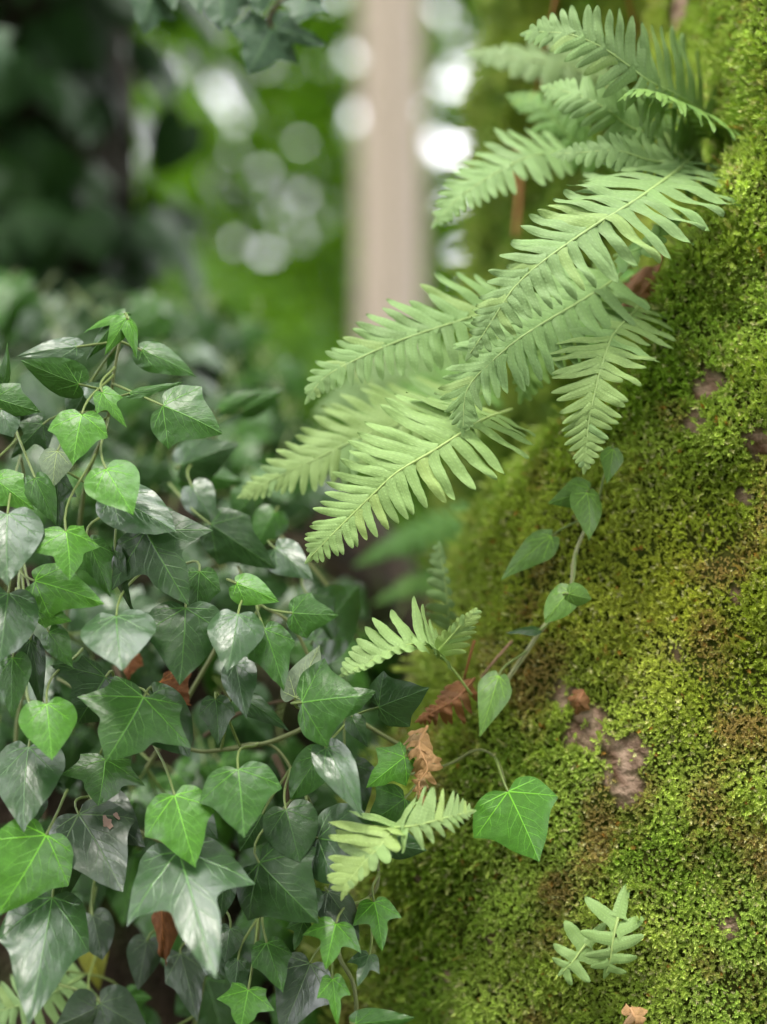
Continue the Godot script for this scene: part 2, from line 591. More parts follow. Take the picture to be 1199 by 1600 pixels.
func build_trunk() -> void:
	trunk_cols = 420
	trunk_rows = 330
	var ys := []
	for k in trunk_rows:
		var t := float(k) / (trunk_rows - 1)
		ys.append(t / .85 * 1.42 if t < .85 else 1.42 + pow((t - .85) / .15, 1.5) * 5.5)
	for k in trunk_rows:
		for j in trunk_cols:
			# three quarters of the columns share the side that faces the wood's edge
			var u := float(j) / trunk_cols
			var phi := deg_to_rad(-125.0 + u / .78 * 165.0) if u < .78 else deg_to_rad(40.0 + (u - .78) / .22 * 195.0)
			trunk_pos.append(trunk_point(phi, ys[k]))
	for k in trunk_rows:
		for j in trunk_cols:
			var p := trunk_pos[k * trunk_cols + j]
			if p.z < -.3:
				var q := project(p)
				var key := Vector2i(int(q.x / 10), int(q.y / 10))
				if not depth_map.has(key) or depth_map[key] > -p.z:
					depth_map[key] = -p.z
	# bare places where bark or dead stuff shows
	for b in [[978, 1205, 46, 1.7], [915, 1140, 34, 1.1], [950, 1165, 24, 1.0], [885, 1085, 24, 1.0], [895, 1150, 22, 1.3], [1105, 605, 30, 1.3], [1085, 660, 18, 1.0], [1185, 690, 26, .8], [1165, 775, 12, 1.0], [1045, 12, 50, .8], [960, 870, 10, 1], [1060, 1020, 9, 1], [700, 1530, 10, 1], [1010, 1310, 10, 1], [1140, 1450, 15, 1.2], [1090, 1475, 9, 1], [760, 1470, 13, .8], [1150, 930, 12, 1], [650, 1380, 14, 1]]:
		var d := surface_depth(b[0], b[1])
		bare.append([at(b[0], b[1], d), b[2] / FOCAL * d * 1.25, b[3]])
	var idx := PackedInt32Array()
	var colors := PackedColorArray()
	for k in trunk_rows:
		for j in trunk_cols:
			var p := trunk_pos[k * trunk_cols + j]
			var n := .65 + .5 * tint_noise.get_noise_3d(p.x * 30.0, p.y * 30.0, p.z * 30.0)
			var c := Color(.055, .050, .016).lerp(Color(.055, .085, .013), n)
			if k < trunk_rows - 1:
				var bz := bareness(p) if p.z > -1.5 else 0.0
				if bz > .02:
					c = c.lerp(Color(.56, .40, .30).lerp(Color(.13, .07, .045), clampf(.5 + .9 * fine.get_noise_3d(p.x * 260.0, p.y * 260.0, p.z * 260.0), 0, 1)), clampf(bz * 4.0, 0, 1))
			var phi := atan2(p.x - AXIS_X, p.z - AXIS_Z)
			c = c.lerp(Color(.018, .032, .007), smoothstep(-.6, -1.0, phi))  # base colour darkened here too, painting in the shade behind the ferns
			if p.y > EYE + .75:
				c = c.lerp(Color(.16, .13, .10), .7)
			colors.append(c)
	for k in trunk_rows - 1:
		for j in trunk_cols:
			var a := k * trunk_cols + j
			var b := k * trunk_cols + (j + 1) % trunk_cols
			idx.append_array([a, a + trunk_cols, b, b, a + trunk_cols, b + trunk_cols])
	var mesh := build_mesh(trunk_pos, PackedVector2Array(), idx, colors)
	trunk_nor = mesh.surface_get_arrays(0)[Mesh.ARRAY_NORMAL]
	var m := StandardMaterial3D.new()
	m.vertex_color_use_as_albedo = true
	m.roughness = .95
	m.metallic_specular = .2
	m.heightmap_enabled = true
	m.heightmap_texture = soil_relief()
	m.heightmap_scale = .5
	m.uv1_triplanar = true
	m.uv1_world_triplanar = true
	m.uv1_scale = Vector3(9, 9, 9)
	var root := thing("mossy_tree", "huge old tree trunk with flared base covered in green moss", "tree")
	part("trunk", mesh, m, root)
	var moss := build_moss()
	root.add_child(moss, true)
	moss.set_meta("kind", "stuff")
	root.add_child(feather_moss, true)


var relief_map: ImageTexture

func soil_relief() -> ImageTexture:
	if relief_map:
		return relief_map
	var n := FastNoiseLite.new()
	n.seed = 9
	n.frequency = .02
	n.fractal_octaves = 5
	relief_map = ImageTexture.create_from_image(n.get_seamless_image(512, 512))
	return relief_map


func sprig_mesh(leaflets: int, spread: float, lean: float) -> ArrayMesh:
	# one shoot of moss: a leaning stem set with pointed leaflets in a spiral
	var pos := PackedVector3Array()
	var idx := PackedInt32Array()
	var colors := PackedColorArray()
	for k in leaflets:
		var t := float(k) / (leaflets - 1)
		var a := k * 2.4 + rng.randf() * .4
		var root := Vector3(lean * t * t, .15 + .75 * t, 0)
		var outward := Vector3(cos(a), 0, sin(a))
		var dir := (outward * spread * (1.1 - t * .5) + Vector3(lean * t, .45 + .7 * t, 0)).normalized()
		var across := dir.cross(Vector3(-outward.z, .3, outward.x)).cross(dir).normalized()
		var l := rng.randf_range(.42, .58) * (1.0 - .25 * t)
		var w := .095
		var n0 := pos.size()
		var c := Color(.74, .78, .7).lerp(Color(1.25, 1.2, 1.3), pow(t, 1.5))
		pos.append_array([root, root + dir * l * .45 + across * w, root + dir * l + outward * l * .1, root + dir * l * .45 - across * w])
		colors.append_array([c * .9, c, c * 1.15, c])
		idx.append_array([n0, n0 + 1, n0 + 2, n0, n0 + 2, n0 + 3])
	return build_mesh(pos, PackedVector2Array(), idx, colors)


var feather_moss: MultiMeshInstance3D

func build_moss() -> MultiMeshInstance3D:
	var mm := MultiMesh.new()
	mm.transform_format = MultiMesh.TRANSFORM_3D
	mm.use_colors = true
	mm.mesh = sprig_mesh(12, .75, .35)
	var places := []
	var tints := PackedColorArray()
	var tries := 0
	var last_row := int(minf(EYE + .64, 1.41) / 1.42 * .85 * trunk_rows)
	var first_row := int((EYE - .42) / 1.42 * .85 * trunk_rows)
	var last_col := int(trunk_cols * .78 * .98)
	while tries < 560000:
		tries += 1
		var k := rng.randi_range(first_row, mini(last_row, trunk_rows - 2))
		var j := rng.randi_range(1, last_col)
		var n0 := k * trunk_cols + j
		var p := trunk_pos[n0]
		var e1 := trunk_pos[n0 + 1] - p
		var e2 := trunk_pos[n0 + trunk_cols] - p
		# large cells get their share of shoots
		var cell := e1.cross(e2).length()
		if rng.randf() > cell / 1.9e-5:
			continue
		p += e1 * rng.randf() + e2 * rng.randf()
		var n := trunk_nor[n0]
		var bz := bareness(p)
		if bz > .12 and rng.randf() < .97:
			continue
		var clump := tint_noise.get_noise_3d(p.x * 14.0, p.y * 14.0, p.z * 14.0)
		var broad := tint_noise.get_noise_3d(p.x * 4.0 + 30.0, p.y * 4.0, p.z * 4.0)
		var dry := tint_noise.get_noise_3d(p.x * 24.0 + 7.0, p.y * 24.0, p.z * 24.0)
		var high := smoothstep(EYE - .04, EYE + .08, p.y)
		var right := smoothstep(.16, .26, p.x) * (1.0 - .8 * high)
		if clump < -.45 and rng.randf() < .3:
			continue
		var c := Color(.22, .355, .036).lerp(Color(.48, .58, .145), clampf(.45 + clump * .9, 0, 1))
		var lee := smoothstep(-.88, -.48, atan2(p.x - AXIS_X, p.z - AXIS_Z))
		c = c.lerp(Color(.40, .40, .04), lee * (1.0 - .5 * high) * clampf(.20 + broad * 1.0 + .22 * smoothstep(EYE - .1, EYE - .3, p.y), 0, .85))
		c = c.lerp(Color(.36, .24, .10), clampf((dry - .22 - .2 * high + right * .22 + rng.randf_range(-.15, .15)) * 2.2, 0, .8))
		if rng.randf() < .06:
			c = Color(.56, .54, .28)
		if rng.randf() < .012:
			c = Color(.40, .22, .05)
		c *= rng.randf_range(1.05, 1.8)
		c = c.lerp(c * Color(.40, .50, .42), 1.0 - lee)  # painted shade: moss tint darkened on the side behind the ferns
		var hair := rng.randf_range(.0031, .0053) * (1.0 + .2 * clump) * (1.9 - .9 * lee) * (1.0 + .3 * high) * (1.0 + .55 * tint_noise.get_noise_3d(p.x * 40.0, p.y * 40.0 + 9.0, p.z * 40.0))
		var up := (n + Vector3(rng.randf_range(-.5, .5), rng.randf_range(-.35, .75), rng.randf_range(-.5, .5))).normalized()
		var x := up.cross(Vector3(rng.randf_range(-1, 1), rng.randf_range(-1, 1), rng.randf_range(-1, 1))).normalized()
		var basis := Basis(x, up, x.cross(up)).scaled_local(Vector3(hair, hair * rng.randf_range(.8, 1.25), hair))
		places.append(Transform3D(basis, p - n * .0008 + n * (.003 + .007 * high) * maxf(0.0, clump)))
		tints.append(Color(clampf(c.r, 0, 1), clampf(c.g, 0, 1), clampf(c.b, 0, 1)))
	mm.instance_count = places.size()
	for k in places.size():
		mm.set_instance_transform(k, places[k])
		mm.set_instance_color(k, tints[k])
	var o := MultiMeshInstance3D.new()
	o.name = "moss"
	o.multimesh = mm
	# a second, longer and looser kind of moss grows through the first in patches
	var mm2 := MultiMesh.new()
	mm2.transform_format = MultiMesh.TRANSFORM_3D
	mm2.use_colors = true
	mm2.mesh = sprig_mesh(18, .6, .7)
	var chosen := []
	for k in places.size():
		var w: Vector3 = places[k].origin
		var patch := tint_noise.get_noise_3d(w.x * 18.0 + 60.0, w.y * 18.0, w.z * 18.0)
		if rng.randf() < .02 + .22 * smoothstep(.0, .4, patch):
			chosen.append(k)
	mm2.instance_count = chosen.size()
	for q in chosen.size():
		var t: Transform3D = places[chosen[q]]
		var grow := rng.randf_range(1.3, 2.2)
		t.basis = t.basis.scaled_local(Vector3(grow * .6, grow, grow * .6))
		mm2.set_instance_transform(q, t)
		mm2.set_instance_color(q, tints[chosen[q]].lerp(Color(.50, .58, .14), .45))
	var o2 := MultiMeshInstance3D.new()
	o2.name = "feather_moss"
	o2.multimesh = mm2
	o2.set_meta("kind", "stuff")
	feather_moss = o2
	var m := StandardMaterial3D.new()
	m.vertex_color_use_as_albedo = true
	m.roughness = .5
	m.metallic_specular = .4
	m.backlight_enabled = true
	m.backlight = Color(.5, .5, .3)
	m.cull_mode = BaseMaterial3D.CULL_DISABLED
	o.material_override = m
	o2.material_override = m
	return o


# ---------------------------------------------------------------- the wood behind

func small_leaf_mesh() -> ArrayMesh:
	var pos := PackedVector3Array([Vector3(0, 0, 0), Vector3(.3, .3, -.05), Vector3(.28, .65, -.1), Vector3(0, 1, -.22), Vector3(-.28, .65, -.1), Vector3(-.3, .3, -.05), Vector3(0, .5, .04)])
	var idx := PackedInt32Array([6, 0, 1, 6, 1, 2, 6, 2, 3, 6, 3, 4, 6, 4, 5, 6, 5, 0])
	return build_mesh(pos, PackedVector2Array(), idx)


func leaf_cloud(called: String, parent: Node, count: int, place: Callable, size0: float, size1: float, col0: Color, col1: Color, rough := .45) -> MultiMeshInstance3D:
	var mm := MultiMesh.new()
	mm.transform_format = MultiMesh.TRANSFORM_3D
	mm.use_colors = true
	mm.mesh = small_leaf_mesh()
	mm.instance_count = count
	for k in count:
		var p: Vector3 = place.call()
		var up := Vector3(rng.randf_range(-.7, .7), 1, rng.randf_range(-.5, .8)).normalized()
		var y := Vector3(rng.randf_range(-1, 1), rng.randf_range(-.8, .2), rng.randf_range(-1, 1)).normalized()
		var z := (up - y * up.dot(y)).normalized()
		var s := rng.randf_range(size0, size1)
		mm.set_instance_transform(k, Transform3D(Basis(y.cross(z), y, z).scaled_local(Vector3(s, s, s)), p))
		mm.set_instance_color(k, col0.lerp(col1, rng.randf()))
	var o := MultiMeshInstance3D.new()
	o.name = called
	o.multimesh = mm
	var key := "cloud%f" % rough
	if not plain_mats.has(key):
		var m := StandardMaterial3D.new()
		m.vertex_color_use_as_albedo = true
		m.roughness = rough
		m.metallic_specular = .16
		m.backlight_enabled = true
		m.backlight = Color(.9, .9, .5)
		m.cull_mode = BaseMaterial3D.CULL_DISABLED
		plain_mats[key] = m
	o.material_override = plain_mats[key]
	parent.add_child(o, true)
	o.set_meta("kind", "stuff")
	return o


var sky_gaps := []

func ball_place(c: Vector3, r: Vector3, gappy: float, grain := 3.0) -> Callable:
	return func() -> Vector3:
		for q in 40:
			var p := Vector3(rng.randf_range(-1, 1), rng.randf_range(-1, 1), rng.randf_range(-1, 1))
			if p.length_squared() > 1.0:
				continue
			var w := c + p * r
			if gappy < -1.5:
				var open := false
				for g in sky_gaps:
					var away := Vector2(w.x - g.x, w.y - g.y).length()
					if away < g.z:
						open = true
						break
				if open:
					continue
			if tint_noise.get_noise_3d(w.x * grain, w.y * grain, w.z * grain) > gappy:
				return w
		return c


func bark_trunk(parent: Node, x: float, z: float, r: float, high: float, color: Color, key: String, lean := 0.0) -> void:
	var path := PackedVector3Array()
	for k in 25:
		var t := k / 24.0
		path.append(Vector3(x + lean * t * high + .02 * sin(t * 7.0), high * t - .05, z + .02 * cos(t * 5.0)))
	var pos := PackedVector3Array()
	var idx := PackedInt32Array()
	var sides := 28
	for k in 25:
		var t := k / 24.0
		var rr := r * (1.0 - .35 * t + .5 * exp(-t * high * 4.0))
		for s in sides:
			var a := TAU * s / sides
			var q := rr * (1.0 + .06 * bumps.get_noise_3d(cos(a) * 1.5 + x * 9.0, t * high * .7, sin(a) * 1.5))
			pos.append(path[k] + Vector3(cos(a), 0, sin(a)) * q)
	for k in 24:
		for s in sides:
			var a := k * sides + s
			var b := k * sides + (s + 1) % sides
			idx.append_array([a, a + sides, b, b, a + sides, b + sides])
	var m := matte(key, color, .9)
	m.heightmap_enabled = true
	m.heightmap_texture = soil_relief()
	m.heightmap_scale = .6
	m.uv1_triplanar = true
	m.uv1_world_triplanar = true
	m.uv1_scale = Vector3(3, 1.2, 3)
	part("trunk", build_mesh(pos, PackedVector2Array(), idx), m, parent)


func wood_behind() -> void:
	# ground
	var pos := PackedVector3Array()
	var idx := PackedInt32Array()
	var colors := PackedColorArray()
	var n := 90
	for j in n + 1:
		for i in n + 1:
			var u := i / float(n) * 2 - 1
			var v := j / float(n) * 2 - 1
			var x := u * absf(u) * 90.0 + u * 3
			var z := v * absf(v) * 90.0 + v * 3
			pos.append(Vector3(x, .10 * bumps.get_noise_2d(x * .3, z * .3), z))
			colors.append(Color(.06, .045, .025).lerp(Color(.05, .09, .02), .5 + .5 * tint_noise.get_noise_2d(x * 2.0, z * 2.0)))
	for j in n:
		for i in n:
			var a := j * (n + 1) + i
			idx.append_array([a, a + 1, a + n + 1, a + 1, a + n + 2, a + n + 1])
	var gm := StandardMaterial3D.new()
	gm.vertex_color_use_as_albedo = true
	gm.roughness = .95
	gm.heightmap_enabled = true
	gm.heightmap_texture = soil_relief()
	gm.heightmap_scale = 1.5
	gm.uv1_triplanar = true
	gm.uv1_world_triplanar = true
	gm.uv1_scale = Vector3(1.5, 1.5, 1.5)
	structure("ground", build_mesh(pos, PackedVector2Array(), idx, colors), gm, "woodland floor of brown soil and green patches")

	# the pale trunk and its crown
	var b := thing("beech_tree", "pale smooth straight trunk blurred far behind the ferns", "tree", Vector3.ZERO, "")
	bark_trunk(b, 0.0, -6.0, .125, 9.0, srgb(.37, .305, .25), "pale_bark", .002)
	leaf_cloud("crown", b, 5000, ball_place(Vector3(0, 7.2, -6.2), Vector3(2.6, 2.4, 2.6), -.1, 1.5), .05, .09, Color(.06, .16, .02), Color(.14, .30, .05))
	# trees whose low branches close the view
	# openings between the boughs through which the sky shows: place and radius
	for q in [[553, 75, .10], [555, 173, .10], [662, 150, .10], [722, 45, .09], [712, 112, .12], [700, 215, .14], [738, 222, .10], [728, 380, .10], [705, 300, .09], [750, 12, .08], [520, -15, .08], [690, 0, .10], [670, 75, .06], [757, 75, .09], [765, 160, .08], [640, 60, .06], [285, 85, .055], [293, 112, .06], [300, 150, .05], [318, 160, .05], [370, 172, .065], [348, 150, .05], [415, 262, .07], [492, 268, .055], [478, 302, .065], [506, 348, .05], [463, 215, .06], [470, 368, .06], [372, 372, .075], [330, 425, .06], [212, 222, .06], [226, 240, .065], [388, 145, .05], [450, 105, .05], [335, 45, .05], [380, 48, .05], [425, 165, .05], [505, 95, .055], [530, 240, .06], [540, 130, .05], [250, 40, .05], [440, 330, .05], [400, 210, .045], [520, 420, .05], [310, 250, .045], [270, 300, .045], [200, 130, .05], [350, 300, .045], [590, 20, .07], [780, 300, .07], [775, 420, .07], [720, 450, .06]]:
		var p := at(q[0], q[1], 8.6)
		sky_gaps.append(Vector3(p.x, p.y, q[2] * (.86 if q[2] > .08 else .74)))
	for k in 24:
		var p := at(rng.randf_range(215, 545), rng.randf_range(10, 430), 8.6)
		sky_gaps.append(Vector3(p.x, p.y, rng.randf_range(.036, .05)))
	for k in 25:
		sky_gaps.append(Vector3(rng.randf_range(-2.2, 1.6), rng.randf_range(1.2, 5.2), rng.randf_range(.03, .05)))
	var spots := [
		[-1.95, -7.0, 2.3, 1.15, 2.0, 1.0, 22000, .0, 3.4, "slender tree with bright leafy boughs behind the dark ivied trunk"],
		[-.70, -8.6, 2.6, 1.5, 2.3, .16, 62000, -2.0, 1.0, "leafy tree with many small gaps of sky, left of the pale trunk"],
		[.62, -8.9, 2.6, 1.0, 2.3, .16, 28000, -2.0, 1.0, "leafy sapling with wide bright gaps between its leaves, right of the pale trunk"],
		[1.95, -9.0, 2.6, 1.2, 2.4, 1.2, 16000, .05, 3.4, "leafy tree half hidden behind the mossy trunk"],
		[-3.9, -8.4, 2.6, 2.0, 2.4, 1.2, 22000, .05, 3.4, "spreading leafy tree beyond the dark ivied trunk"],
		[4.2, -10.0, 2.8, 2.2, 2.6, 1.2, 18000, .05, 3.4, "broad leafy tree far behind the mossy trunk"]]
	for s in spots:
		var t := thing("leafy_tree", s[9], "tree", Vector3.ZERO, "leafy trees in the background")
		bark_trunk(t, s[0], s[1], .04, s[2] + 1.6, srgb(.10, .085, .06), "dim_bark")
		leaf_cloud("crown", t, s[6], ball_place(Vector3(s[0], s[2], s[1]), Vector3(s[3], s[4], s[5]), s[7], s[8]), .05, .085, Color(.09, .24, .012), Color(.24, .46, .03))
	# unseen trees added round the place to hold back low sky light
	for s in [
		[-3.4, 2.2, 5.2, 2.3, 2.6, .22, "unseen tall leafy tree added to block sky light, behind the photographer, to the left of the ivy bank"],
		[.6, 4.6, 5.4, 2.6, 2.8, .22, "unseen tall leafy tree added to block sky light, straight behind the photographer"],
		[3.6, 2.4, 5.0, 2.4, 3.0, .22, "unseen tall leafy tree added to block sky light, behind the photographer, to the right of the mossy trunk"],
		[4.2, -2.2, 5.4, 2.4, 2.8, .22, "unseen tall leafy tree added to block sky light, beside the mossy trunk, on its far right"],
		[-4.6, -2.6, 5.2, 2.4, 3.0, .22, "unseen tall leafy tree added to block sky light, well to the left of the dark ivied trunk"],
		[-1.6, 6.2, 2.0, 2.2, 1.8, .2, "unseen low spreading leafy tree added to block sky light, behind the photographer, left of centre"],
		[2.4, 6.0, 2.0, 2.2, 1.8, .2, "unseen low spreading leafy tree added to block sky light, behind the photographer, right of centre"],
		[-4.5, 4.5, 2.2, 2.2, 2.0, .2, "unseen low spreading leafy tree added to block sky light, far behind the photographer on the left"]]:
		var t := thing("light_block_tree", s[6], "tree", Vector3.ZERO, "added trees blocking sky light")
		bark_trunk(t, s[0], s[1], .16, s[2] + 1.0, srgb(.10, .085, .06), "dim_bark")
		leaf_cloud("crown", t, 5000, ball_place(Vector3(s[0], s[2], s[1]), Vector3(s[3], s[4], s[3]), -.25, 1.0), s[5] * .8, s[5] * 1.2, Color(.05, .13, .015), Color(.10, .22, .03))
	# understorey
	var shrubs := [
		[-.75, -4.4, .70, .85, .95, 15000, "bright green bush blurred behind the ivy bank"],
		[.12, -4.9, .60, 1.0, .78, 12000, "bright green bush at the foot of the pale trunk"],
		[-.2, -3.2, .35, .6, .50, 9000, "low green undergrowth bush between bank and mossy trunk"],
		[-2.3, -4.8, .8, 1.0, 1.0, 14000, "leafy bush beyond the dark ivied trunk"],
		[2.3, -5.2, .8, 1.1, 1.0, 12000, "leafy bush beyond the mossy trunk"],
		[.2, -2.45, .30, .40, .45, 6000, "small low bush just behind the mossy trunk foot"]]
	for s in shrubs:
		var t := thing("bush", s[6], "bush", Vector3(s[0], 0, s[1]), "bushes under the trees")
		for q in 4:
			var lean := Vector3(rng.randf_range(-.35, .35), s[2] + .2, rng.randf_range(-.3, .3))
			part("stem", tube(smooth_path([Vector3.ZERO, lean * .5 + Vector3(.03, 0, 0), lean], 5), .012, .004, 6), matte("twig", srgb(.09, .06, .03), .8), t)
		leaf_cloud("foliage", t, s[5], ball_place(Vector3(0, s[2], 0), Vector3(s[3], s[4], .55), -.12, 5.0), .04, .075, Color(.05, .13, .014), Color(.13, .26, .03))


func ivied_trunk() -> void:
	var t := thing("ivied_tree", "dark tree trunk clothed in hanging dark ivy leaves, left of the pale trunk", "tree")
	bark_trunk(t, -.49, -2.25, .15, 6.0, srgb(.035, .030, .015), "dark_bark")
	leaf_cloud("crown", t, 7000, ball_place(Vector3(-.66, 3.2, -2.2), Vector3(.95, 1.75, .9), -.3, 1.5), .06, .1, Color(.02, .06, .01), Color(.05, .12, .02))  # crown mostly above the view, added to shade the dark trunk below
	var pool := []
	for k in 8:
		pool.append([leaf_mesh(k % 5, .075, .075, 2, .25, .15, .04), k % 5])
	for k in 290:
		var a := deg_to_rad(rng.randf_range(-110, 95))
		var y := rng.randf_range(.6, 1.65)
		var r := .15 + rng.randf_range(.005, .16)
		var out := Vector3(sin(a), 0, cos(a))
		var base := Vector3(-.49, y, -2.25) + out * r
		var s := rng.randf_range(.7, 1.3)
		var tip := base + Vector3(rng.randf_range(-.6, .6), -1, 0) + out * rng.randf_range(.0, .9)
		var pick: Array = pool[k % pool.size()]
		var xf := leaf_frame(base, tip, rng.randf_range(-30, 30), (out + Vector3(0, .4, 0)).normalized())
		xf.basis = xf.basis.scaled_local(Vector3(s, s, s))
		part("leaf", pick[0], leaf_material(pick[1], "dim" if k % 4 else "dark"), t, xf)


func ivy_bush() -> void:
	var t := thing("ivy_bush", "loose dark ivy bush, out of focus, behind the top of the ivy bank", "ivy", Vector3(-.28, .0, -1.95))
	for q in 7:
		var lean := Vector3(rng.randf_range(-.3, .25), rng.randf_range(.85, 1.12), rng.randf_range(-.1, .3))
		part("stem", tube(smooth_path([Vector3(lean.x * .2, .3, 0), lean * .6 + Vector3(.04, .1, 0), lean], 6), .004, .002, 6), matte("ivy_wood", srgb(.07, .055, .03), .8), t)
	var pool := []
	for k in 8:
		pool.append([leaf_mesh(k % 5, .065, .065, 2, .25, .15, .04), k % 5])
	for k in 230:
		var p := Vector3(rng.randf_range(-.42, .34), rng.randf_range(.3, .92), rng.randf_range(-.3, .42))
		if p.y > .98 - .55 * absf(p.x + .12):
			continue
		if p.z > .2 and p.y > .9:
			continue
		var s := rng.randf_range(.6, 1.2)
		var tip := p + Vector3(rng.randf_range(-.8, .8), -1, rng.randf_range(-.2, .9))
		var pick: Array = pool[k % pool.size()]
		var xf := leaf_frame(p, tip, rng.randf_range(-35, 35), Vector3(rng.randf_range(-.3, .3), .5, 1).normalized())
		xf.basis = xf.basis.scaled_local(Vector3(s, s, s))
		part("leaf", pick[0], leaf_material(pick[1], ["dim", "dark", "dim", "mid"][k % 4]), t, xf)


# ---------------------------------------------------------------- the ivy bank

func bank_point(a: float, e: float) -> Vector3:
	var dir := Vector3(sin(a) * cos(e), sin(e), cos(a) * cos(e))
	var p := Vector3(-.34, .40, -1.80) + dir * Vector3(.50, .64, .64)
	var n := bumps.get_noise_3d(p.x * 2.5, p.y * 2.5, p.z * 2.5) * .05 + fine.get_noise_3d(p.x * 14.0, p.y * 14.0, p.z * 14.0) * .012
	return p + dir * n


func bank() -> void:
	var pos := PackedVector3Array()
	var idx := PackedInt32Array()
	var colors := PackedColorArray()
	var rows := 90
	var cols := 180
	for k in rows + 1:
		for j in cols + 1:
			var p := bank_point(TAU * j / cols, lerpf(-.75, PI / 2, float(k) / rows))
			pos.append(p)
			var n := tint_noise.get_noise_3d(p.x * 22.0, p.y * 22.0, p.z * 22.0)
			colors.append(Color(.045, .030, .018).lerp(Color(.05, .065, .015), smoothstep(0.0, .5, n)))
	for k in rows:
		for j in cols:
			var a := k * (cols + 1) + j
			idx.append_array([a, a + cols + 1, a + 1, a + 1, a + cols + 1, a + cols + 2])
	var m := StandardMaterial3D.new()
	m.vertex_color_use_as_albedo = true
	m.roughness = .95
	m.heightmap_enabled = true
	m.heightmap_texture = soil_relief()
	m.heightmap_scale = .8
	m.uv1_triplanar = true
	m.uv1_world_triplanar = true
	m.uv1_scale = Vector3(7, 7, 7)
	structure("earth_bank", build_mesh(pos, PackedVector2Array(), idx, colors), m, "dark earth bank under the ivy")


func ivy_mass() -> void:
	var top := vine("ivy_vine", "upright ivy shoot of small young leaves rising above the ivy mass", [at(197, 492, 1.07), at(180, 573, 1.07), at(167, 663, 1.08), at(147, 715, 1.09), at(133, 760, 1.11), at(120, 860, 1.15), at(100, 990, 1.18)])
	var edge := vine("ivy_vine", "ivy vine of broad pale-sheened leaves down the left edge of the photo", [at(5, 600, 1.08), at(40, 760, 1.10), at(30, 900, 1.12), at(50, 1010, 1.13), at(25, 1150, 1.13), at(40, 1290, 1.12), at(60, 1420, 1.12), at(80, 1560, 1.14)])
	var deep := vine("ivy_vine", "ivy vine with the largest dark veined leaves, in the upper middle of the bank", [at(190, 790, 1.09), at(235, 860, 1.10), at(300, 930, 1.10), at(345, 985, 1.11), at(300, 1080, 1.12), at(230, 1200, 1.14)])
	var right := vine("ivy_vine", "ivy vine of small glossy leaves closest to the gap under the ferns", [at(372, 885, 1.11), at(400, 940, 1.10), at(455, 975, 1.10), at(500, 1060, 1.10), at(545, 1112, 1.09), at(600, 1150, 1.09), at(690, 1200, 1.10)])
	var mid := vine("ivy_vine", "ivy vine bearing the wide five-lobed leaf over its dark twin, middle of the bank", [at(90, 1060, 1.12), at(180, 1110, 1.10), at(290, 1168, 1.09), at(345, 1172, 1.085), at(420, 1160, 1.08), at(480, 1135, 1.09)])
	var low := vine("ivy_vine", "ivy vine with the big silvery three-pointed leaf at the lower left", [at(150, 1190, 1.11), at(160, 1260, 1.10), at(240, 1310, 1.09), at(285, 1330, 1.09), at(330, 1420, 1.10), at(320, 1520, 1.12), at(300, 1620, 1.13)])
	var centre := vine("ivy_vine", "ivy vine of broad rounded leaves below the long bare stalk in the middle", [at(350, 1170, 1.085), at(425, 1165, 1.08), at(470, 1230, 1.07), at(485, 1270, 1.08), at(450, 1330, 1.09), at(410, 1400, 1.09), at(400, 1500, 1.10)])
	var foot := vine("ivy_vine", "trailing ivy of small bright three-lobed leaves beside the moss at the foot", [at(590, 1330, 1.08), at(588, 1390, 1.07), at(540, 1430, 1.07), at(530, 1490, 1.06), at(553, 1540, 1.05), at(560, 1620, 1.05)])
	var back := vine("ivy_vine", "blurred ivy vine behind the bank's upper right edge", [at(330, 640, 1.22), at(350, 740, 1.22), at(420, 820, 1.20), at(500, 900, 1.18), at(560, 1000, 1.18)])

	# the upright shoot
	ivy(top, 195, 490, 133, 546, 46, 5, "mid", -2, .8, 30, .4, .3)
	ivy(top, 197, 498, 171, 546, 40, 5, "bright", -1, 1, 0, .3, .25)
	ivy(top, 201, 500, 217, 547, 30, 5, "bright", -1, .8, -20, .3, .25)
	ivy(top, 198, 492, 131, 502, 30, 5, "bright", -2, .5, 45, .3, .2)
	ivy(top, 186, 525, 168, 573, 30, 5, "mid", -3, .5, 10)
	ivy(top, 120, 542, 30, 548, 46, 0, "sheen", -2, .6, 20, .15, .15)
	ivy(top, 222, 548, 299, 575, 52, 0, "mid", -2, 1, -10, .2, .1)
	ivy(top, 123, 600, 32, 568, 66, 0, "mid", 0, .5, -15, .12, .1)
	ivy(top, 160, 617, 128, 583, 44, 1, "sheen", -1, -1, 20, .3, .3)
	ivy(top, 160, 613, 190, 658, 46, 3, "bright", 1, 1, 0)
	ivy(top, 203, 615, 283, 592, 24, 5, "mid", 0, .2, -40, .1, .3)
	ivy(top, 255, 634, 340, 666, 108, 2, "mid", 1, 1.2, -18, .18, .10)
	ivy(top, 128, 647, 112, 714, 92, 2, "bright", 2, 1.5, 8, .16, .08)
	ivy(top, 166, 733, 203, 796, 92, 0, "bright", 3, 1.5, 0, .1, .05, "bright yellow-green heart-shaped leaf")
	ivy(top, 90, 705, 78, 753, 60, 0, "pale", 0, 1, 15)
	ivy(top, 67, 663, 20, 708, 62, 3, "dark", -3, 1, 0)
	ivy(top, 140, 600, 105, 660, 60, 0, "dark", -4, .6, 10)
	ivy(edge, -8, 622, 53, 643, 62, 2, "mid", 0, .6, -10)
	ivy(edge, 5, 606, 23, 541, 28, 5, "mid", -1, .2, 30)
	ivy(edge, 2, 640, 20, 672, 50, 1, "sheen", 0, .6, 0)
	ivy(edge, -6, 750, 43, 788, 66, 2, "bright", 1, 1, 0)
	ivy(edge, 55, 747, 85, 809, 50, 0, "mid", 1, 1, -10)
	ivy(edge, 12, 803, 6, 896, 128, 0, "sheen", 3, 2, 10, .15, .06)
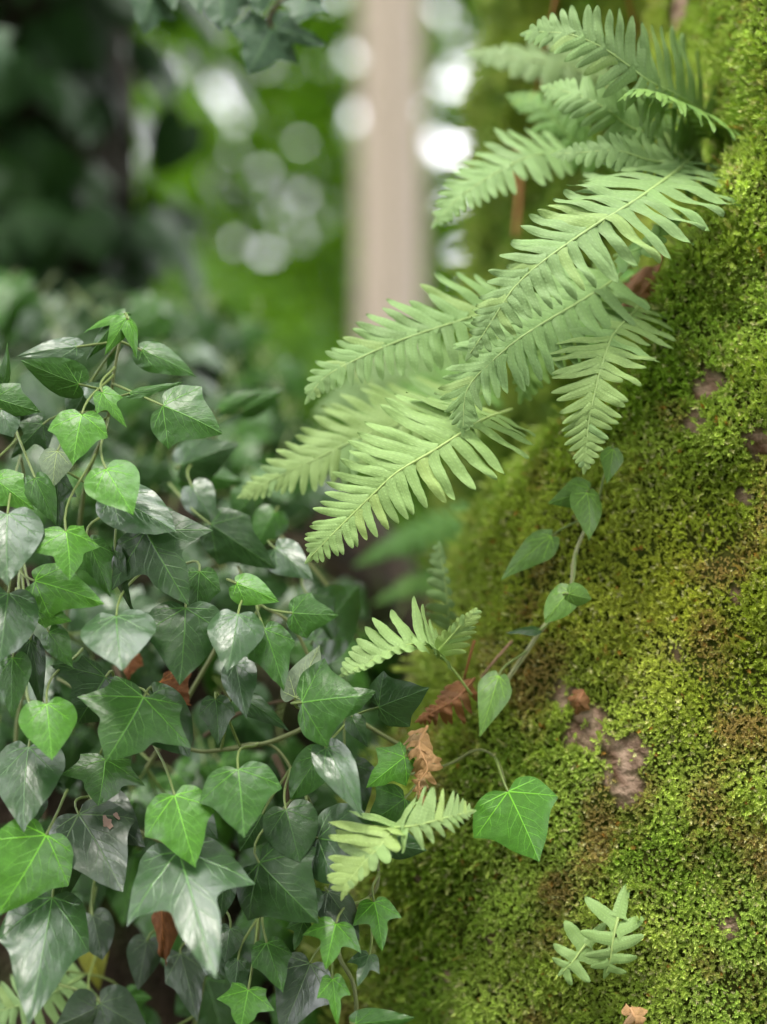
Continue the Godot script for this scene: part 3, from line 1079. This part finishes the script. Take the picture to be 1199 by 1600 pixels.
	ivy(deep, 87, 747, 98, 819, 66, 3, "dark", 0, 1, 0)
	ivy(deep, 176, 775, 262, 818, 88, 1, "sheen", 1, 1.4, -8, .15, .06)
	ivy(deep, 228, 830, 283, 934, 172, 3, "dark", 1, 2.2, 0, .14, .06, "very large dark leaf with pale veins")
	ivy(top, 103, 830, 116, 890, 100, 4, "bright", 3, 1.4, -6)
	ivy(deep, 138, 846, 172, 918, 58, 2, "mid", 1, 1.2, 5)
	ivy(deep, 180, 860, 187, 960, 46, 5, "dark", 1, .8, 58)
	ivy(edge, 55, 908, 148, 930, 88, 2, "bright", 2, 1.5, -10)
	ivy(deep, 182, 962, 184, 1031, 124, 0, "sheen", 4, 2.2, 4, .12, .06)
	ivy(deep, 290, 950, 288, 1058, 130, 2, "dark", 2, 2, -3, .12, .05)
	ivy(deep, 312, 893, 303, 968, 64, 2, "mid", -1, 1, 10)
	ivy(right, 372, 960, 362, 1029, 92, 0, "sheen", 3, 1.8, 0)
	ivy(right, 370, 912, 428, 932, 56, 0, "bright", 1, 1, -15)
	ivy(edge, 13, 927, 3, 1008, 112, 1, "sheen", 3, 2, 8)
	ivy(edge, 60, 955, 101, 970, 44, 2, "bright", 2, .8, -10)
	ivy(edge, 77, 988, 108, 1034, 48, 0, "mid", 2, 1, -5)
	ivy(edge, 20, 1028, 14, 1109, 58, 0, "mid", 3, 1.5, 15)
	ivy(edge, 48, 1000, 68, 1101, 46, 5, "dark", 1, .8, -20)
	ivy(edge, 73, 1100, 83, 1178, 92, 0, "bright", 4, 1.8, 0, .12, .05, "bright smooth heart-shaped leaf")
	ivy(mid, 165, 1058, 128, 1120, 150, 4, "dark", 0, 1.6, 0)
	ivy(mid, 224, 1090, 177, 1181, 168, 4, "mid", 3, 2.2, 0, .14, .05, "wide five-lobed leaf with yellowish veins")
	ivy(mid, 233, 1087, 296, 1163, 96, 1, "dark", 1, 1.5, -10)
	ivy(mid, 337, 1092, 346, 1154, 58, 2, "dark", 1, 1.2, 0)
	ivy(right, 368, 1037, 381, 1104, 64, 0, "sheen", 1, 1.5, 0)
	ivy(right, 413, 983, 447, 1064, 82, 2, "mid", 2, 1.6, 0, .2, .1)
	ivy(right, 457, 958, 523, 962, 72, 2, "mid", 3, .8, -15, .12, .05)
	ivy(back, 430, 857, 478, 893, 64, 0, "sheen", -6, 1.4, 0)
	ivy(back, 490, 1000, 572, 905, 105, 1, "sheen", -8, -2, 0)
	ivy(right, 462, 1090, 499, 1007, 70, 0, "pale", 0, -1, -15, .1, .1, "leaf turned to show its pale underside")
	ivy(right, 472, 1098, 556, 1084, 132, 2, "mid", 3, 1.2, -6, .14, .08)
	ivy(right, 530, 1100, 582, 1078, 50, 0, "mid", 0, .5, -10)
	ivy(right, 592, 1105, 660, 1078, 88, 2, "sheen", 0, 1, 0, .15, .08)
	ivy(right, 510, 1168, 560, 1252, 66, 0, "sheen", 3, 2, -15)
	ivy(right, 632, 1183, 579, 1226, 70, 4, "bright", 0, 1, 0)
	ivy(right, 500, 1180, 455, 1242, 66, 1, "mid", 0, 1, 0)
	ivy(right, 550, 1120, 568, 1162, 40, 5, "dark", -2, 1, 0)
	ivy(right, 545, 1195, 575, 1260, 75, 2, "dark", -2, 1, 0)
	ivy(centre, 372, 1202, 385, 1297, 134, 2, "mid", 4, 2, 0, .12, .05)
	ivy(mid, 378, 1090, 448, 1130, 48, 5, "dark", -1, 1, -10)
	ivy(centre, 447, 1265, 468, 1338, 94, 1, "dark", 2, 1.6, 0, .14, .07)
	ivy(centre, 497, 1310, 585, 1322, 132, 1, "sheen", 2, 1.4, -6, .12, .05)
	ivy(centre, 405, 1348, 488, 1437, 138, 2, "dark", 3, 2, 0, .14, .05)
	ivy(centre, 410, 1272, 382, 1326, 78, 2, "dark", -1, 1, 0)
	ivy(foot, 512, 1393, 559, 1452, 68, 0, "grey", 1, 1.4, -10)
	ivy(foot, 585, 1410, 602, 1474, 78, 3, "bright", 2, 1.5, 0)
	ivy(foot, 525, 1443, 508, 1503, 88, 3, "bright", 3, 1.5, 0)
	ivy(foot, 474, 1440, 461, 1478, 42, 3, "mid", 1, 1, 0)
	ivy(centre, 490, 1392, 497, 1420, 28, 1, "sheen", 2, .5, 0)
	ivy(foot, 577, 1492, 562, 1531, 50, 3, "sheen", 2, 1, 0)
	ivy(foot, 520, 1530, 528, 1596, 52, 3, "bright", 3, 1.2, -8)
	ivy(centre, 417, 1473, 441, 1541, 68, 2, "mid", 2, 1.4, 0)
	ivy(foot, 485, 1505, 448, 1602, 104, 2, "grey", 0, 2, 0)
	ivy(centre, 372, 1500, 368, 1540, 46, 0, "sheen", 0, 1, 0)
	ivy(centre, 388, 1547, 377, 1602, 80, 4, "bright", 3, 1.2, 0)
	ivy(foot, 556, 1600, 642, 1592, 50, 0, "mid", 3, 1, 0, .1, .2)
	ivy(low, 360, 1450, 352, 1492, 50, 1, "sheen", -1, 1, 0)
	ivy(right, 632, 1248, 583, 1288, 74, 2, "mid", -1, 1, 0)
	ivy(foot, 608, 1318, 657, 1330, 54, 0, "sheen", 0, .8, 0)
	ivy(edge, 45, 1168, 27, 1279, 120, 0, "sheen", 2, 2.4, 8, .16, .06)
	ivy(edge, 60, 1240, 40, 1302, 44, 5, "dark", 0, 1, 0)
	ivy(low, 165, 1187, 160, 1248, 118, 4, "mid", 1, 1.5, 0)
	ivy(low, 273, 1243, 303, 1345, 112, 2, "bright", 4, 2, 0, .12, .05)
	var torn := ivy(low, 123, 1272, 193, 1375, 140, 2, "grey", 1, 2.2, 0, .12, .05, "dull leaf with pinkish-brown damaged patches")
	ivy(low, 120, 1290, 92, 1440, 70, 5, "dark", 0, 1, -20)
	var eaten := ivy(low, 147, 1253, 215, 1320, 80, 0, "grey", -1, 1.4, 0, .12, .06, "dull leaf with chewed brown holes")
	ivy(edge, 72, 1305, 8, 1428, 142, 2, "bright", 4, 2.4, 0, .12, .06)
	ivy(low, 280, 1330, 328, 1497, 196, 3, "sheen", 4, 4.5, 10, .12, .04, "big silvery-sheened leaf with three long points")
	ivy(edge, 82, 1403, 54, 1574, 128, 2, "sheen", 3, 4, -4, .14, .10)
	ivy(low, 282, 1490, 310, 1582, 66, 2, "grey", -5, 1.5, 0)
	ivy(low, 325, 1498, 346, 1526, 36, 1, "sheen", -1, .6, 0)
	ivy(low, 308, 1272, 337, 1302, 42, 0, "sheen", -2, .8, 0)
	ivy(low, 350, 1378, 345, 1432, 46, 0, "dark", -1, 1, 0)
	ivy(edge, 150, 1575, 96, 1604, 74, 0, "grey", -5, 1, 0)
	ivy(low, 157, 1568, 222, 1606, 78, 0, "grey", -5, 1, 0)
	ivy(low, 230, 1470, 215, 1540, 60, 0, "grey", -6, 1, 0)
	ivy(low, 145, 1430, 160, 1490, 60, 1, "grey", -5, 1, 0)
	ivy(low, 142, 1455, 150, 1545, 58, 0, "yellow", -11, 1, 0, .2, .1, "yellowed leaf")
	# behind the top edge, out of focus
	ivy(back, 283, 727, 362, 694, 78, 0, "sheen", -11, .8, 0)
	ivy(back, 290, 740, 372, 745, 60, 0, "mid", -13, .8, -10)
	ivy(back, 345, 640, 412, 606, 36, 5, "mid", -16, .5, 0)
	ivy(back, 380, 640, 440, 610, 44, 0, "mid", -18, .5, 0)
	ivy(back, 395, 770, 372, 812, 60, 0, "mid", -13, 1, 0)
	ivy(back, 300, 760, 330, 812, 60, 0, "sheen", -8, 1, 0)
	ivy(back, 330, 820, 420, 880, 90, 2, "dark", -6, 1.5, 0)
	ivy(back, 250, 800, 270, 845, 50, 0, "mid", -6, 1, 0)
	ivy(back, 430, 800, 400, 850, 64, 0, "mid", -11, 1, 0)
	ivy(back, 480, 930, 520, 990, 70, 2, "dark", -9, 1, 0)

	# damage on two of the leaves: dry patches lying on the blade
	for q in [[torn, .30, .16, .10], [torn, -.20, .22, .13], [torn, -.33, .20, .07], [eaten, .10, .42, .08], [eaten, .18, .55, .10]]:
		var leaf: MeshInstance3D = q[0]
		var box := leaf.mesh.get_aabb()
		var p := Vector3(q[1] * box.size.x, q[2] * box.size.y, 0)
		var best := 1e9
		var n: PackedVector3Array = leaf.mesh.surface_get_arrays(0)[Mesh.ARRAY_VERTEX]
		for w in n:
			var dd := Vector2(w.x - p.x, w.y - p.y).length()
			if dd < best:
				best = dd
				p.z = w.z + .0006
		var pts := PackedVector3Array([p])
		var idx := PackedInt32Array()
		for k in 14:
			var a := TAU * k / 14
			pts.append(p + Vector3(cos(a) * .5, sin(a), 0) * q[3] * box.size.x * rng.randf_range(.5, 1.0))
			idx.append_array([0, 1 + k, 1 + (k + 1) % 14])
		part("dry_patch", build_mesh(pts, PackedVector2Array(), idx), matte("scar" if leaf == torn else "hole", srgb(.42, .27, .22) if leaf == torn else srgb(.06, .03, .015), .8), leaf)

	# leaves deeper in the mass
	var pool := []
	for k in 14:
		var shape := [2, 2, 3, 2, 4, 4, 0][k % 7] as int
		pool.append([leaf_mesh(shape, .05, .05, 1, rng.randf_range(.1, .3), .1, .05), shape])
	var made := 0
	while made < 340:
		var a := deg_to_rad(rng.randf_range(-50, 75))
		var e := rng.randf_range(-.25, 1.3)
		var p := bank_point(a, e)
		var out := (p - Vector3(-.34, .40, -1.80)).normalized()
		var base := p + out * rng.randf_range(.02, .095)
		var q := project(base)
		if q.x < -150 or q.x > 640 - maxf(0.0, (1100.0 - q.y)) * .35 or q.y > 1700:
			continue
		if q.x < 170 and q.y > 1430:
			continue
		made += 1
		var s := rng.randf_range(.5, 1.1)
		var tip := base + Vector3(rng.randf_range(-.8, .8), -1, 0) + out * rng.randf_range(0, .8)
		var best := 0
		var near := 1e9
		for k in vines.size():
			for w in vines[k].path:
				var d: float = w.distance_squared_to(base)
				if d < near:
					near = d
					best = k
		var root: Node3D = vines[best].root
		var xf := leaf_frame(base, tip, rng.randf_range(-30, 30), (out * .6 + Vector3(0, .25, .7)).normalized())
		xf.origin -= root.position
		var axis := xf.basis.y
		xf.basis = xf.basis.scaled_local(Vector3(s, s, s))
		var pick: Array = pool[made % pool.size()]
		var o := part("leaf", pick[0], leaf_material(pick[1], ["dark", "dark", "mid", "dark", "mid", "sheen"][made % 6]), root, xf)
		stalk(o, root, vines[best].path, base, axis, .0007 / s)

	# bare twigs and dead leaves caught in the ivy
	for q in [[[at(180, 1040, 1.17), at(205, 1110, 1.16), at(210, 1190, 1.17)], .002], [[at(430, 1180, 1.14), at(450, 1240, 1.13), at(440, 1330, 1.15)], .0025], [[at(320, 1150, 1.14), at(385, 1110, 1.12), at(470, 1090, 1.13)], .0016], [[at(60, 1080, 1.16), at(75, 1150, 1.15), at(70, 1280, 1.16)], .002]]:
		var t := thing("dead_twig", ["brown twig upright behind the wide five-lobed ivy leaf", "thick brown twig behind the long bare ivy stalk", "thin brown twig lying level under the pale underside leaf", "brown twig behind the bright heart-shaped leaf at the left"][used.get("dead_twig", 0)], "twig", q[0][0])
		var local := []
		for p in q[0]:
			local.append(p - t.position)
		part("twig", tube(smooth_path(local, 6), q[1], q[1] * .6, 7, .2), matte("twig", srgb(.09, .06, .03), .8), t)
	for q in [[255, 1398, 247, 1512, 56, -4.0, "curled rust-brown dead leaf hanging under the big silvery ivy leaf"], [250, 1065, 285, 1105, 60, -3.0, "brown dead leaf behind the stalk of the wide five-lobed leaf"], [205, 1020, 195, 1055, 36, -7.0, "small brown dead leaf under the silvery heart-shaped ivy leaf"], [200, 845, 225, 870, 40, -7.0, "brown dead leaf scrap above the very large dark ivy leaf"]]:
		var d: float = FOCUS - q[5] * .01
		var base := at(q[0], q[1], d)
		var tip := at(q[2], q[3], d - .01)
		var t := thing("dead_leaf", q[6], "dead leaf", base)
		var xf := leaf_frame(base, tip, 25)
		xf.origin = Vector3.ZERO
		part("blade", leaf_mesh(2, base.distance_to(tip), q[4] / FOCAL * d, 1, .3, .5, .12, .5), leaf_material(2, "brown"), t, xf)


func moss_creeper() -> void:
	var off := .018
	var stem := []
	for q in [[930, 800], [912, 832], [897, 875], [891, 925], [872, 955], [845, 985], [822, 1020], [797, 1056], [770, 1100]]:
		stem.append(at(q[0], q[1], surface_depth(q[0], q[1]) - off))
	var v := vine("ivy_creeper", "thin ivy creeper with small bright leaves climbing the moss below the ferns", stem, .0018)
	plain_mats.erase("stalk")
	var near := func(x: float, y: float) -> float: return (FOCUS - surface_depth(x, y)) * 100.0 + 3.0
	ivy(v, 958, 702, 954, 749, 46, 5, "young", near.call(955, 720), .8, 0)
	ivy(v, 922, 764, 862, 787, 62, 5, "young", near.call(890, 770), .6, 14, .12, .12)
	ivy(v, 918, 770, 930, 833, 66, 0, "young", near.call(920, 800), 1.2, -20)
	ivy(v, 862, 838, 783, 895, 66, 5, "young", near.call(820, 860), .6, 14)
	ivy(v, 889, 924, 853, 966, 48, 1, "young", near.call(870, 940), .6, 12)
	ivy(v, 889, 928, 922, 936, 36, 1, "young", near.call(900, 930), .3, 0)
	ivy(v, 843, 984, 795, 980, 24, 5, "dark", near.call(820, 985), .3, 40)
	ivy(v, 780, 1056, 755, 1137, 64, 5, "young", near.call(770, 1090), 2.0, 0)
	var lone := []
	for q in [[790, 1222], [775, 1185], [745, 1172], [700, 1195], [640, 1210]]:
		lone.append(at(q[0], q[1], surface_depth(q[0], q[1]) - .02))
	var w := vine("ivy_runner", "single large bright ivy leaf on a thin arching stalk in front of the moss", lone, .0011)
	ivy(w, 794, 1237, 846, 1340, 142, 2, "bright", near.call(800, 1280) + 1.0, 1.2, 0, .08, .04)


func ferns() -> void:
	var g := "polypody fronds on the trunk"
	# the upper spray
	frond("topmost fern frond, arching left from the moss with pinnae standing up", [[1125, 215, 1.20], [1100, 178, 1.17], [1060, 150, 1.13], [1013, 126, 1.10], [985, 105, 1.09], [942, 75, 1.08], [895, 55, 1.08], [850, 50, 1.09], [822, 52, 1.10]], .06, 78, 92, 62, 66, 34, "light", {"face": Vector3(.0, .05, 1), "droop": .1})
	frond("second fern frond from the top, lying just under the topmost one", [[1110, 262, 1.20], [1060, 235, 1.16], [1020, 214, 1.13], [980, 196, 1.12], [950, 172, 1.11], [915, 154, 1.11], [880, 142, 1.12], [852, 136, 1.13]], .08, 66, 72, 62, 62, 30, "light", {"face": Vector3(.0, .1, 1)})
	frond("darker fern frond seen nearly edge-on, its back showing, among the top fronds", [[1125, 225, 1.18], [1106, 182, 1.13], [1060, 158, 1.10], [1027, 145, 1.085], [995, 140, 1.08], [974, 150, 1.08]], .1, 70, 58, 55, 60, 24, "deep", {"face": Vector3(.3, 1, .35), "droop": .3})
	frond("fourth fern frond from the top, level, with short rounded pinnae", [[1118, 275, 1.20], [1085, 256, 1.15], [1022, 252, 1.12], [966, 236, 1.10], [915, 238, 1.10], [872, 240, 1.11]], .1, 50, 52, 65, 65, 32, "light", {"face": Vector3(0, .2, 1)})
	frond("small blurred fern frond rising behind the fourth frond", [[960, 270, 1.24], [900, 225, 1.22], [850, 170, 1.22], [800, 150, 1.23]], .15, 42, 42, 60, 60, 25, "deep", {})
	frond("blurred fern frond pointing down left at the open wood, upper left of the spray", [[960, 262, 1.22], [900, 240, 1.19], [836, 243, 1.17], [780, 268, 1.16], [719, 308, 1.15], [681, 348, 1.15]], .3, 46, 62, 68, 58, 25, "light", {"face": Vector3(-.1, .5, 1)})
	frond("blurred lobed frond farthest up and left against the bright gaps", [[985, 150, 1.32], [925, 118, 1.28], [870, 100, 1.26], [805, 92, 1.25], [746, 84, 1.25]], .15, 48, 52, 52, 52, 44, "grey", {"fat": 1.25, "blunt": 3.4})
	# the great frond and its neighbours
	frond("largest fern frond, broad and hanging down left across the trunk", [[1090, 240, 1.16], [1056, 268, 1.10], [1005, 305, 1.06], [963, 332, 1.045], [927, 354, 1.04], [855, 404, 1.03], [808, 445, 1.03], [783, 480, 1.03], [758, 519, 1.035], [735, 552, 1.04]], .10, 100, 100, 84, 62, 33, "light", {"face": Vector3(-.25, .35, 1), "ripple": .045, "droop": .16, "thick": .0013})
	frond("drooping fern frond behind the largest one, straight above the moss edge", [[1000, 400, 1.14], [955, 440, 1.10], [900, 475, 1.08], [844, 508, 1.065], [801, 537, 1.055], [765, 569, 1.05], [740, 594, 1.05], [727, 620, 1.05], [724, 666, 1.05]], .22, 84, 100, 58, 48, 30, "light", {"face": Vector3(-.15, .3, 1)})
	frond("fern frond reaching left past the largest one, its lower pinnae straight down", [[860, 480, 1.16], [790, 482, 1.12], [707, 505, 1.10], [621, 534, 1.09], [549, 566, 1.085], [506, 591, 1.085], [484, 620, 1.085]], .15, 62, 84, 74, 48, 29, "light", {"face": Vector3(-.1, .3, 1)})
	frond("lowest and sharpest long fern frond, its tip hanging over the ivy", [[800, 640, 1.12], [757, 655, 1.07], [721, 677, 1.055], [675, 706, 1.05], [621, 738, 1.045], [585, 771, 1.045], [549, 806, 1.045], [513, 842, 1.045], [484, 872, 1.05]], .13, 76, 106, 78, 54, 29, "fresh", {"face": Vector3(-.15, .35, 1), "thick": .0012})
	frond("blurred long fern frond beside and behind the lowest one", [[760, 610, 1.20], [657, 652, 1.15], [571, 681, 1.13], [495, 717, 1.12], [442, 742, 1.12], [382, 772, 1.12]], .12, 68, 88, 54, 46, 29, "light", {"face": Vector3(-.1, .35, 1)})
	frond("fern frond hanging straight down at the moss, right of all the others", [[1030, 440, 1.15], [984, 494, 1.09], [959, 522, 1.07], [948, 548, 1.055], [938, 580, 1.045], [927, 626, 1.04], [920, 662, 1.04], [914, 729, 1.04]], .2, 70, 88, 86, 60, 27, "light", {"face": Vector3(.0, .55, 1), "hook": .12})
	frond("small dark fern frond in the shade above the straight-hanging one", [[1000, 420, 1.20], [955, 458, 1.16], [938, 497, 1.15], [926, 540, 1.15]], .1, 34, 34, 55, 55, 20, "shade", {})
	frond("short fern frond poking right from behind the largest one", [[960, 400, 1.12], [1000, 388, 1.10], [1030, 362, 1.09], [1058, 340, 1.09]], .1, 20, 30, 40, 40, 26, "deep", {"even": true})
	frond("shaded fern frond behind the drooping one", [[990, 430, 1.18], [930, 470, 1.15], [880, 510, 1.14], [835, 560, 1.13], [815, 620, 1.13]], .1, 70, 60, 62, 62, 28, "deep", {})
	frond("very blurred fern frond behind the long left frond", [[790, 560, 1.40], [690, 585, 1.36], [590, 600, 1.34], [500, 640, 1.33]], .1, 60, 60, 60, 60, 28, "light", {})
	frond("blurred fern frond low behind the two longest left fronds", [[780, 590, 1.34], [700, 620, 1.30], [620, 640, 1.28], [555, 668, 1.27]], .1, 50, 60, 60, 55, 27, "deep", {})
	# fronds at the ivy's edge
	frond("cupped pale fern frond above the ivy, pinnae like a raised hand", [[745, 1095, 1.10], [733, 1080, 1.09], [703, 1040, 1.06], [675, 1012, 1.04], [650, 1006, 1.035], [617, 1014, 1.03], [577, 1034, 1.03], [538, 1052, 1.03]], .40, 22, 64, 40, 62, 25, "fresh", {"face": Vector3(-.1, .75, .8), "fat": 1.5, "droop": -.1, "lift": .15})
	frond("folded end of the cupped frond leaning right with closed pinnae", [[680, 1022, 1.05], [700, 1000, 1.045], [722, 975, 1.04], [742, 955, 1.04]], .0, 20, 36, 24, 32, 15, "fresh", {"face": Vector3(.5, .4, 1), "even": true})
	frond("small upright fern frond seen edge-on below the longest fronds", [[712, 1010, 1.16], [703, 970, 1.13], [697, 917, 1.12], [687, 858, 1.12]], .2, 34, 10, 72, 60, 28, "light", {"even": true, "face": Vector3(-.3, .3, 1)})
	frond("tiny pale fern frond cupped over the ivy beside the dried brown frond", [[640, 1290, 1.03], [617, 1293, 1.01], [595, 1322, 1.0], [570, 1347, 1.0], [545, 1378, 1.0], [536, 1398, 1.0]], .15, 28, 76, 45, 62, 22, "fresh", {"face": Vector3(-.2, .8, .9), "fat": 1.4, "lift": .1})
	frond("tiny pale fern frond pointing right towards the single large ivy leaf", [[600, 1300, 1.03], [617, 1293, 1.01], [650, 1290, 1.0], [700, 1277, 1.0], [738, 1267, 1.01]], .2, 56, 34, 62, 66, 21, "fresh", {"face": Vector3(.1, .5, 1), "blunt": 2.0})
	var d := surface_depth(960, 1460) - .016
	frond("right and larger of two pale baby fronds flat on the moss", [[966, 1434, d], [961, 1455, d - .004], [957, 1478, d - .006], [954, 1500, d - .006], [948, 1520, d - .004]], .08, 44, 44, 100, 78, 27, "fresh", {"even": true, "blunt": 5.0, "fat": 1.0, "face": Vector3(0, .3, 1), "crest": 62})
	frond("left and smaller of two pale baby fronds flat on the moss", [[916, 1476, d + .004], [906, 1488, d + .002], [896, 1502, d], [880, 1518, d]], .05, 38, 38, 78, 76, 24, "fresh", {"even": true, "blunt": 5.0, "fat": 1.05, "face": Vector3(0, .3, 1), "crest": 50})
	frond("yellow-green fern frond, blurred, in the lower left corner of the photo", [[130, 1525, 1.15], [85, 1550, 1.13], [40, 1568, 1.12], [-40, 1590, 1.12]], .05, 58, 54, 78, 70, 22, "light", {"even": true})
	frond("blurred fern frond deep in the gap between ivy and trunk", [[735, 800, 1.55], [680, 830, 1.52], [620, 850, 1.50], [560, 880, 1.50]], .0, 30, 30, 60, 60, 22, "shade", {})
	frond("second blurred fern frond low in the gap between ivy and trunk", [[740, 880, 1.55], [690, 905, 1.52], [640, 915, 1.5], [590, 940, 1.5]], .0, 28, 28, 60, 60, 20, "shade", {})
	# dried fronds and scraps
	frond("shrivelled brown fern frond in the hollow below the largest frond", [[1038, 385, 1.14], [1028, 425, 1.13], [1010, 450, 1.12], [990, 475, 1.12], [965, 500, 1.12]], .3, 36, 40, 70, 55, 24, "dry", {"called": "dry_frond", "category": "dry frond", "group": "dried fronds", "ripple": .1, "droop": .8})
	frond("tangle of dead brown frond on the moss behind the ivy's edge", [[742, 1060, 1.10], [715, 1090, 1.09], [690, 1105, 1.09], [655, 1125, 1.09]], .1, 26, 26, 60, 60, 17, "dry", {"called": "dry_frond", "category": "dry frond", "group": "dried fronds", "ripple": .12, "droop": .9})
	frond("curled tan dry frond hanging above the tiny pale fern fronds", [[668, 1135, 1.07], [655, 1165, 1.05], [668, 1200, 1.045], [655, 1225, 1.045], [660, 1255, 1.045]], .1, 24, 24, 62, 62, 17, "tan", {"called": "dry_frond", "category": "dry frond", "group": "dried fronds", "ripple": .14, "droop": 1.0, "fat": 1.1, "blunt": 4.0})
	var e := surface_depth(905, 1100) - .006
	frond("small reddish-brown dry scrap on the bare patch of moss", [[912, 1082, e], [905, 1095, e - .004], [900, 1115, e]], .0, 16, 16, 60, 60, 10, "dry", {"called": "dry_scrap", "category": "dry scrap", "group": "dried scraps", "ripple": .1, "droop": .8, "fat": 1.3})
	e = surface_depth(990, 1590) - .012
	frond("pinkish dry leaflet on the moss at the bottom edge of the photo", [[985, 1575, e], [992, 1590, e - .004], [1000, 1606, e]], .0, 24, 22, 60, 60, 14, "tan", {"called": "dry_scrap", "category": "dry scrap", "group": "dried scraps", "ripple": .06, "droop": .4, "fat": 1.2, "blunt": 4.0})


func stalks() -> void:
	var k := 0
	var words := ["thin pale grass stalk leaning from the moss hollow, uppermost", "thin pale grass stalk across the moss hollow, longest", "thin pale grass stalk low in the moss hollow", "orange-brown dry stem upright on the dark trunk side", "brown dry twig hanging at the top behind the topmost frond", "rusty dry stalk rising beside the cupped frond", "pink-brown dry stalk leaning over the moss near the creeper", "second brown twig at the top edge beside the mossy ridge"]
	for q in [
		[[1060, 240, 1.14], [1100, 290, 1.16], [1128, 325, 1.17], .0009, "straw"],
		[[1030, 180, 1.16], [1075, 265, 1.18], [1100, 300, 1.19], .0008, "straw"],
		[[1020, 350, 1.15], [1055, 380, 1.16], [1090, 405, 1.15], .0008, "straw"],
		[[808, 240, 1.48], [812, 300, 1.47], [806, 370, 1.46], .0035, "rust"],
		[[872, -10, 1.30], [860, 40, 1.31], [838, 150, 1.34], .0022, "rust"],
		[[742, 1000, 1.10], [732, 1035, 1.10], [722, 1075, 1.11], .0012, "rust"],
		[[800, 1002, 1.12], [775, 1030, 1.11], [752, 1058, 1.11], .0011, "pink"],
		[[980, -10, 1.3], [990, 30, 1.32], [1000, 60, 1.34], .002, "rust"]]:
		var t := thing("dry_stalk", words[k], "stalk", at(q[0][0], q[0][1], q[0][2]), "dry stalks on the trunk")
		var pts := []
		for p in [q[0], q[1], q[2]]:
			pts.append(at(p[0], p[1], p[2]) - t.position)
		part("stalk", tube(smooth_path(pts, 7), q[3], q[3] * .6, 6, .1), matte("dry" + q[4], {"straw": srgb(.28, .30, .14), "rust": srgb(.28, .12, .03), "pink": srgb(.40, .24, .15)}[q[4]], .7), t)
		k += 1


func hanging_branch() -> void:
	var root := thing("hanging_branch", "leafy branch of dull lobed leaves hanging in from the top edge", "branch", at(560, -120, 1.22))
	for q in [[[560, -120], [470, -30], [425, 20], [424, 45]], [[560, -120], [420, -60], [345, -25]], [[420, -60], [300, -50], [238, -12]], [[520, -70], [500, -20], [478, 0]]]:
		var pts := []
		for p in q:
			pts.append(at(p[0], p[1], 1.22) - root.position)
		part("twig", tube(smooth_path(pts, 6), .0022, .0012, 6, .1), matte("twig", srgb(.09, .06, .03), .8), root)
	for q in [[424, 45, 396, 112, 110, 4], [428, 42, 508, 70, 70, 3], [345, -25, 352, 40, 105, 4], [238, -12, 224, 46, 80, 4], [478, -4, 466, 30, 70, 4], [300, -30, 310, 14, 70, 3], [262, -35, 270, 10, 60, 3], [410, -35, 405, 18, 70, 4]]:
		var d := 1.22
		var base := at(q[0], q[1], d)
		var tip := at(q[2], q[3], d - .015)
		var xf := leaf_frame(base, tip, rng.randf_range(-15, 15))
		xf.origin -= root.position
		part("leaf", leaf_mesh(q[5], base.distance_to(tip), q[4] / FOCAL * d, 1, .15, .1, .05), leaf_material(q[5], "hang"), root, xf)
	var side := thing("side_sprig", "pale leaf sprig at the left edge high on the dark trunk", "sprig", at(-60, 20, 1.7))
	part("twig", tube(smooth_path([Vector3.ZERO, at(-30, 40, 1.7) - side.position, at(-14, 58, 1.7) - side.position], 5), .002, .001, 6), matte("twig", srgb(.09, .06, .03), .8), side)
	for q in [[-14, 58, 18, 92, 60], [-14, 62, 2, 122, 50]]:
		var base := at(q[0], q[1], 1.7)
		var tip := at(q[2], q[3], 1.69)
		var xf := leaf_frame(base, tip, 0)
		xf.origin -= side.position
		part("leaf", leaf_mesh(3, base.distance_to(tip), q[4] / FOCAL * 1.7, 1), leaf_material(3, "hang"), side, xf)


func _ready() -> void:
	rng.seed = 20240611
	# camera
	var cam := Camera3D.new()
	cam.name = "camera"
	add_child(cam)
	cam.position = Vector3(0, EYE, 0)
	var lens := CameraAttributesPhysical.new()
	lens.frustum_focal_length = 80.0
	lens.exposure_aperture = 2.67
	lens.frustum_focus_distance = FOCUS - .005
	lens.frustum_far = 300.0
	lens.frustum_near = .05
	cam.attributes = lens
	cam.fov = 34.0
	cam.near = .05
	cam.far = 300.0
	cam.current = true
	print("fov ", cam.fov)
	# sky and light
	var sky := ProceduralSkyMaterial.new()
	sky.sky_top_color = Color(.95, .95, .95)
	sky.sky_horizon_color = Color(.62, .60, .68)
	sky.ground_horizon_color = Color(.2, .22, .15)
	sky.ground_bottom_color = Color(.1, .1, .08)
	sky.sky_energy_multiplier = 1.3
	var env := Environment.new()
	env.background_mode = Environment.BG_SKY
	env.sky = Sky.new()
	env.sky.sky_material = sky
	env.tonemap_mode = Environment.TONE_MAPPER_LINEAR
	env.tonemap_exposure = 3.7
	env.sdfgi_enabled = true
	env.ssao_enabled = true
	env.ssil_enabled = true
	var we := WorldEnvironment.new()
	we.name = "world_environment"
	we.environment = env
	add_child(we)
	var sun := DirectionalLight3D.new()
	sun.name = "overcast_sun"
	sun.light_energy = .4
	sun.light_angular_distance = 14.0
	sun.light_color = Color(1, .98, .94)
	sun.shadow_enabled = true
	sun.rotation_degrees = Vector3(-62, -38, 0)
	add_child(sun)

	bumps.seed = 3
	bumps.frequency = 1.6
	bumps.fractal_octaves = 3
	fine.seed = 11
	fine.frequency = .35
	fine.fractal_octaves = 2
	tint_noise.seed = 23
	tint_noise.frequency = .55
	tint_noise.fractal_octaves = 2
	make_shapes()
	frond_maps = make_frond_textures()

	build_trunk()
	bank()
	wood_behind()
	ivied_trunk()
	ivy_bush()
	ivy_mass()
	moss_creeper()
	ferns()
	stalks()
	hanging_branch()
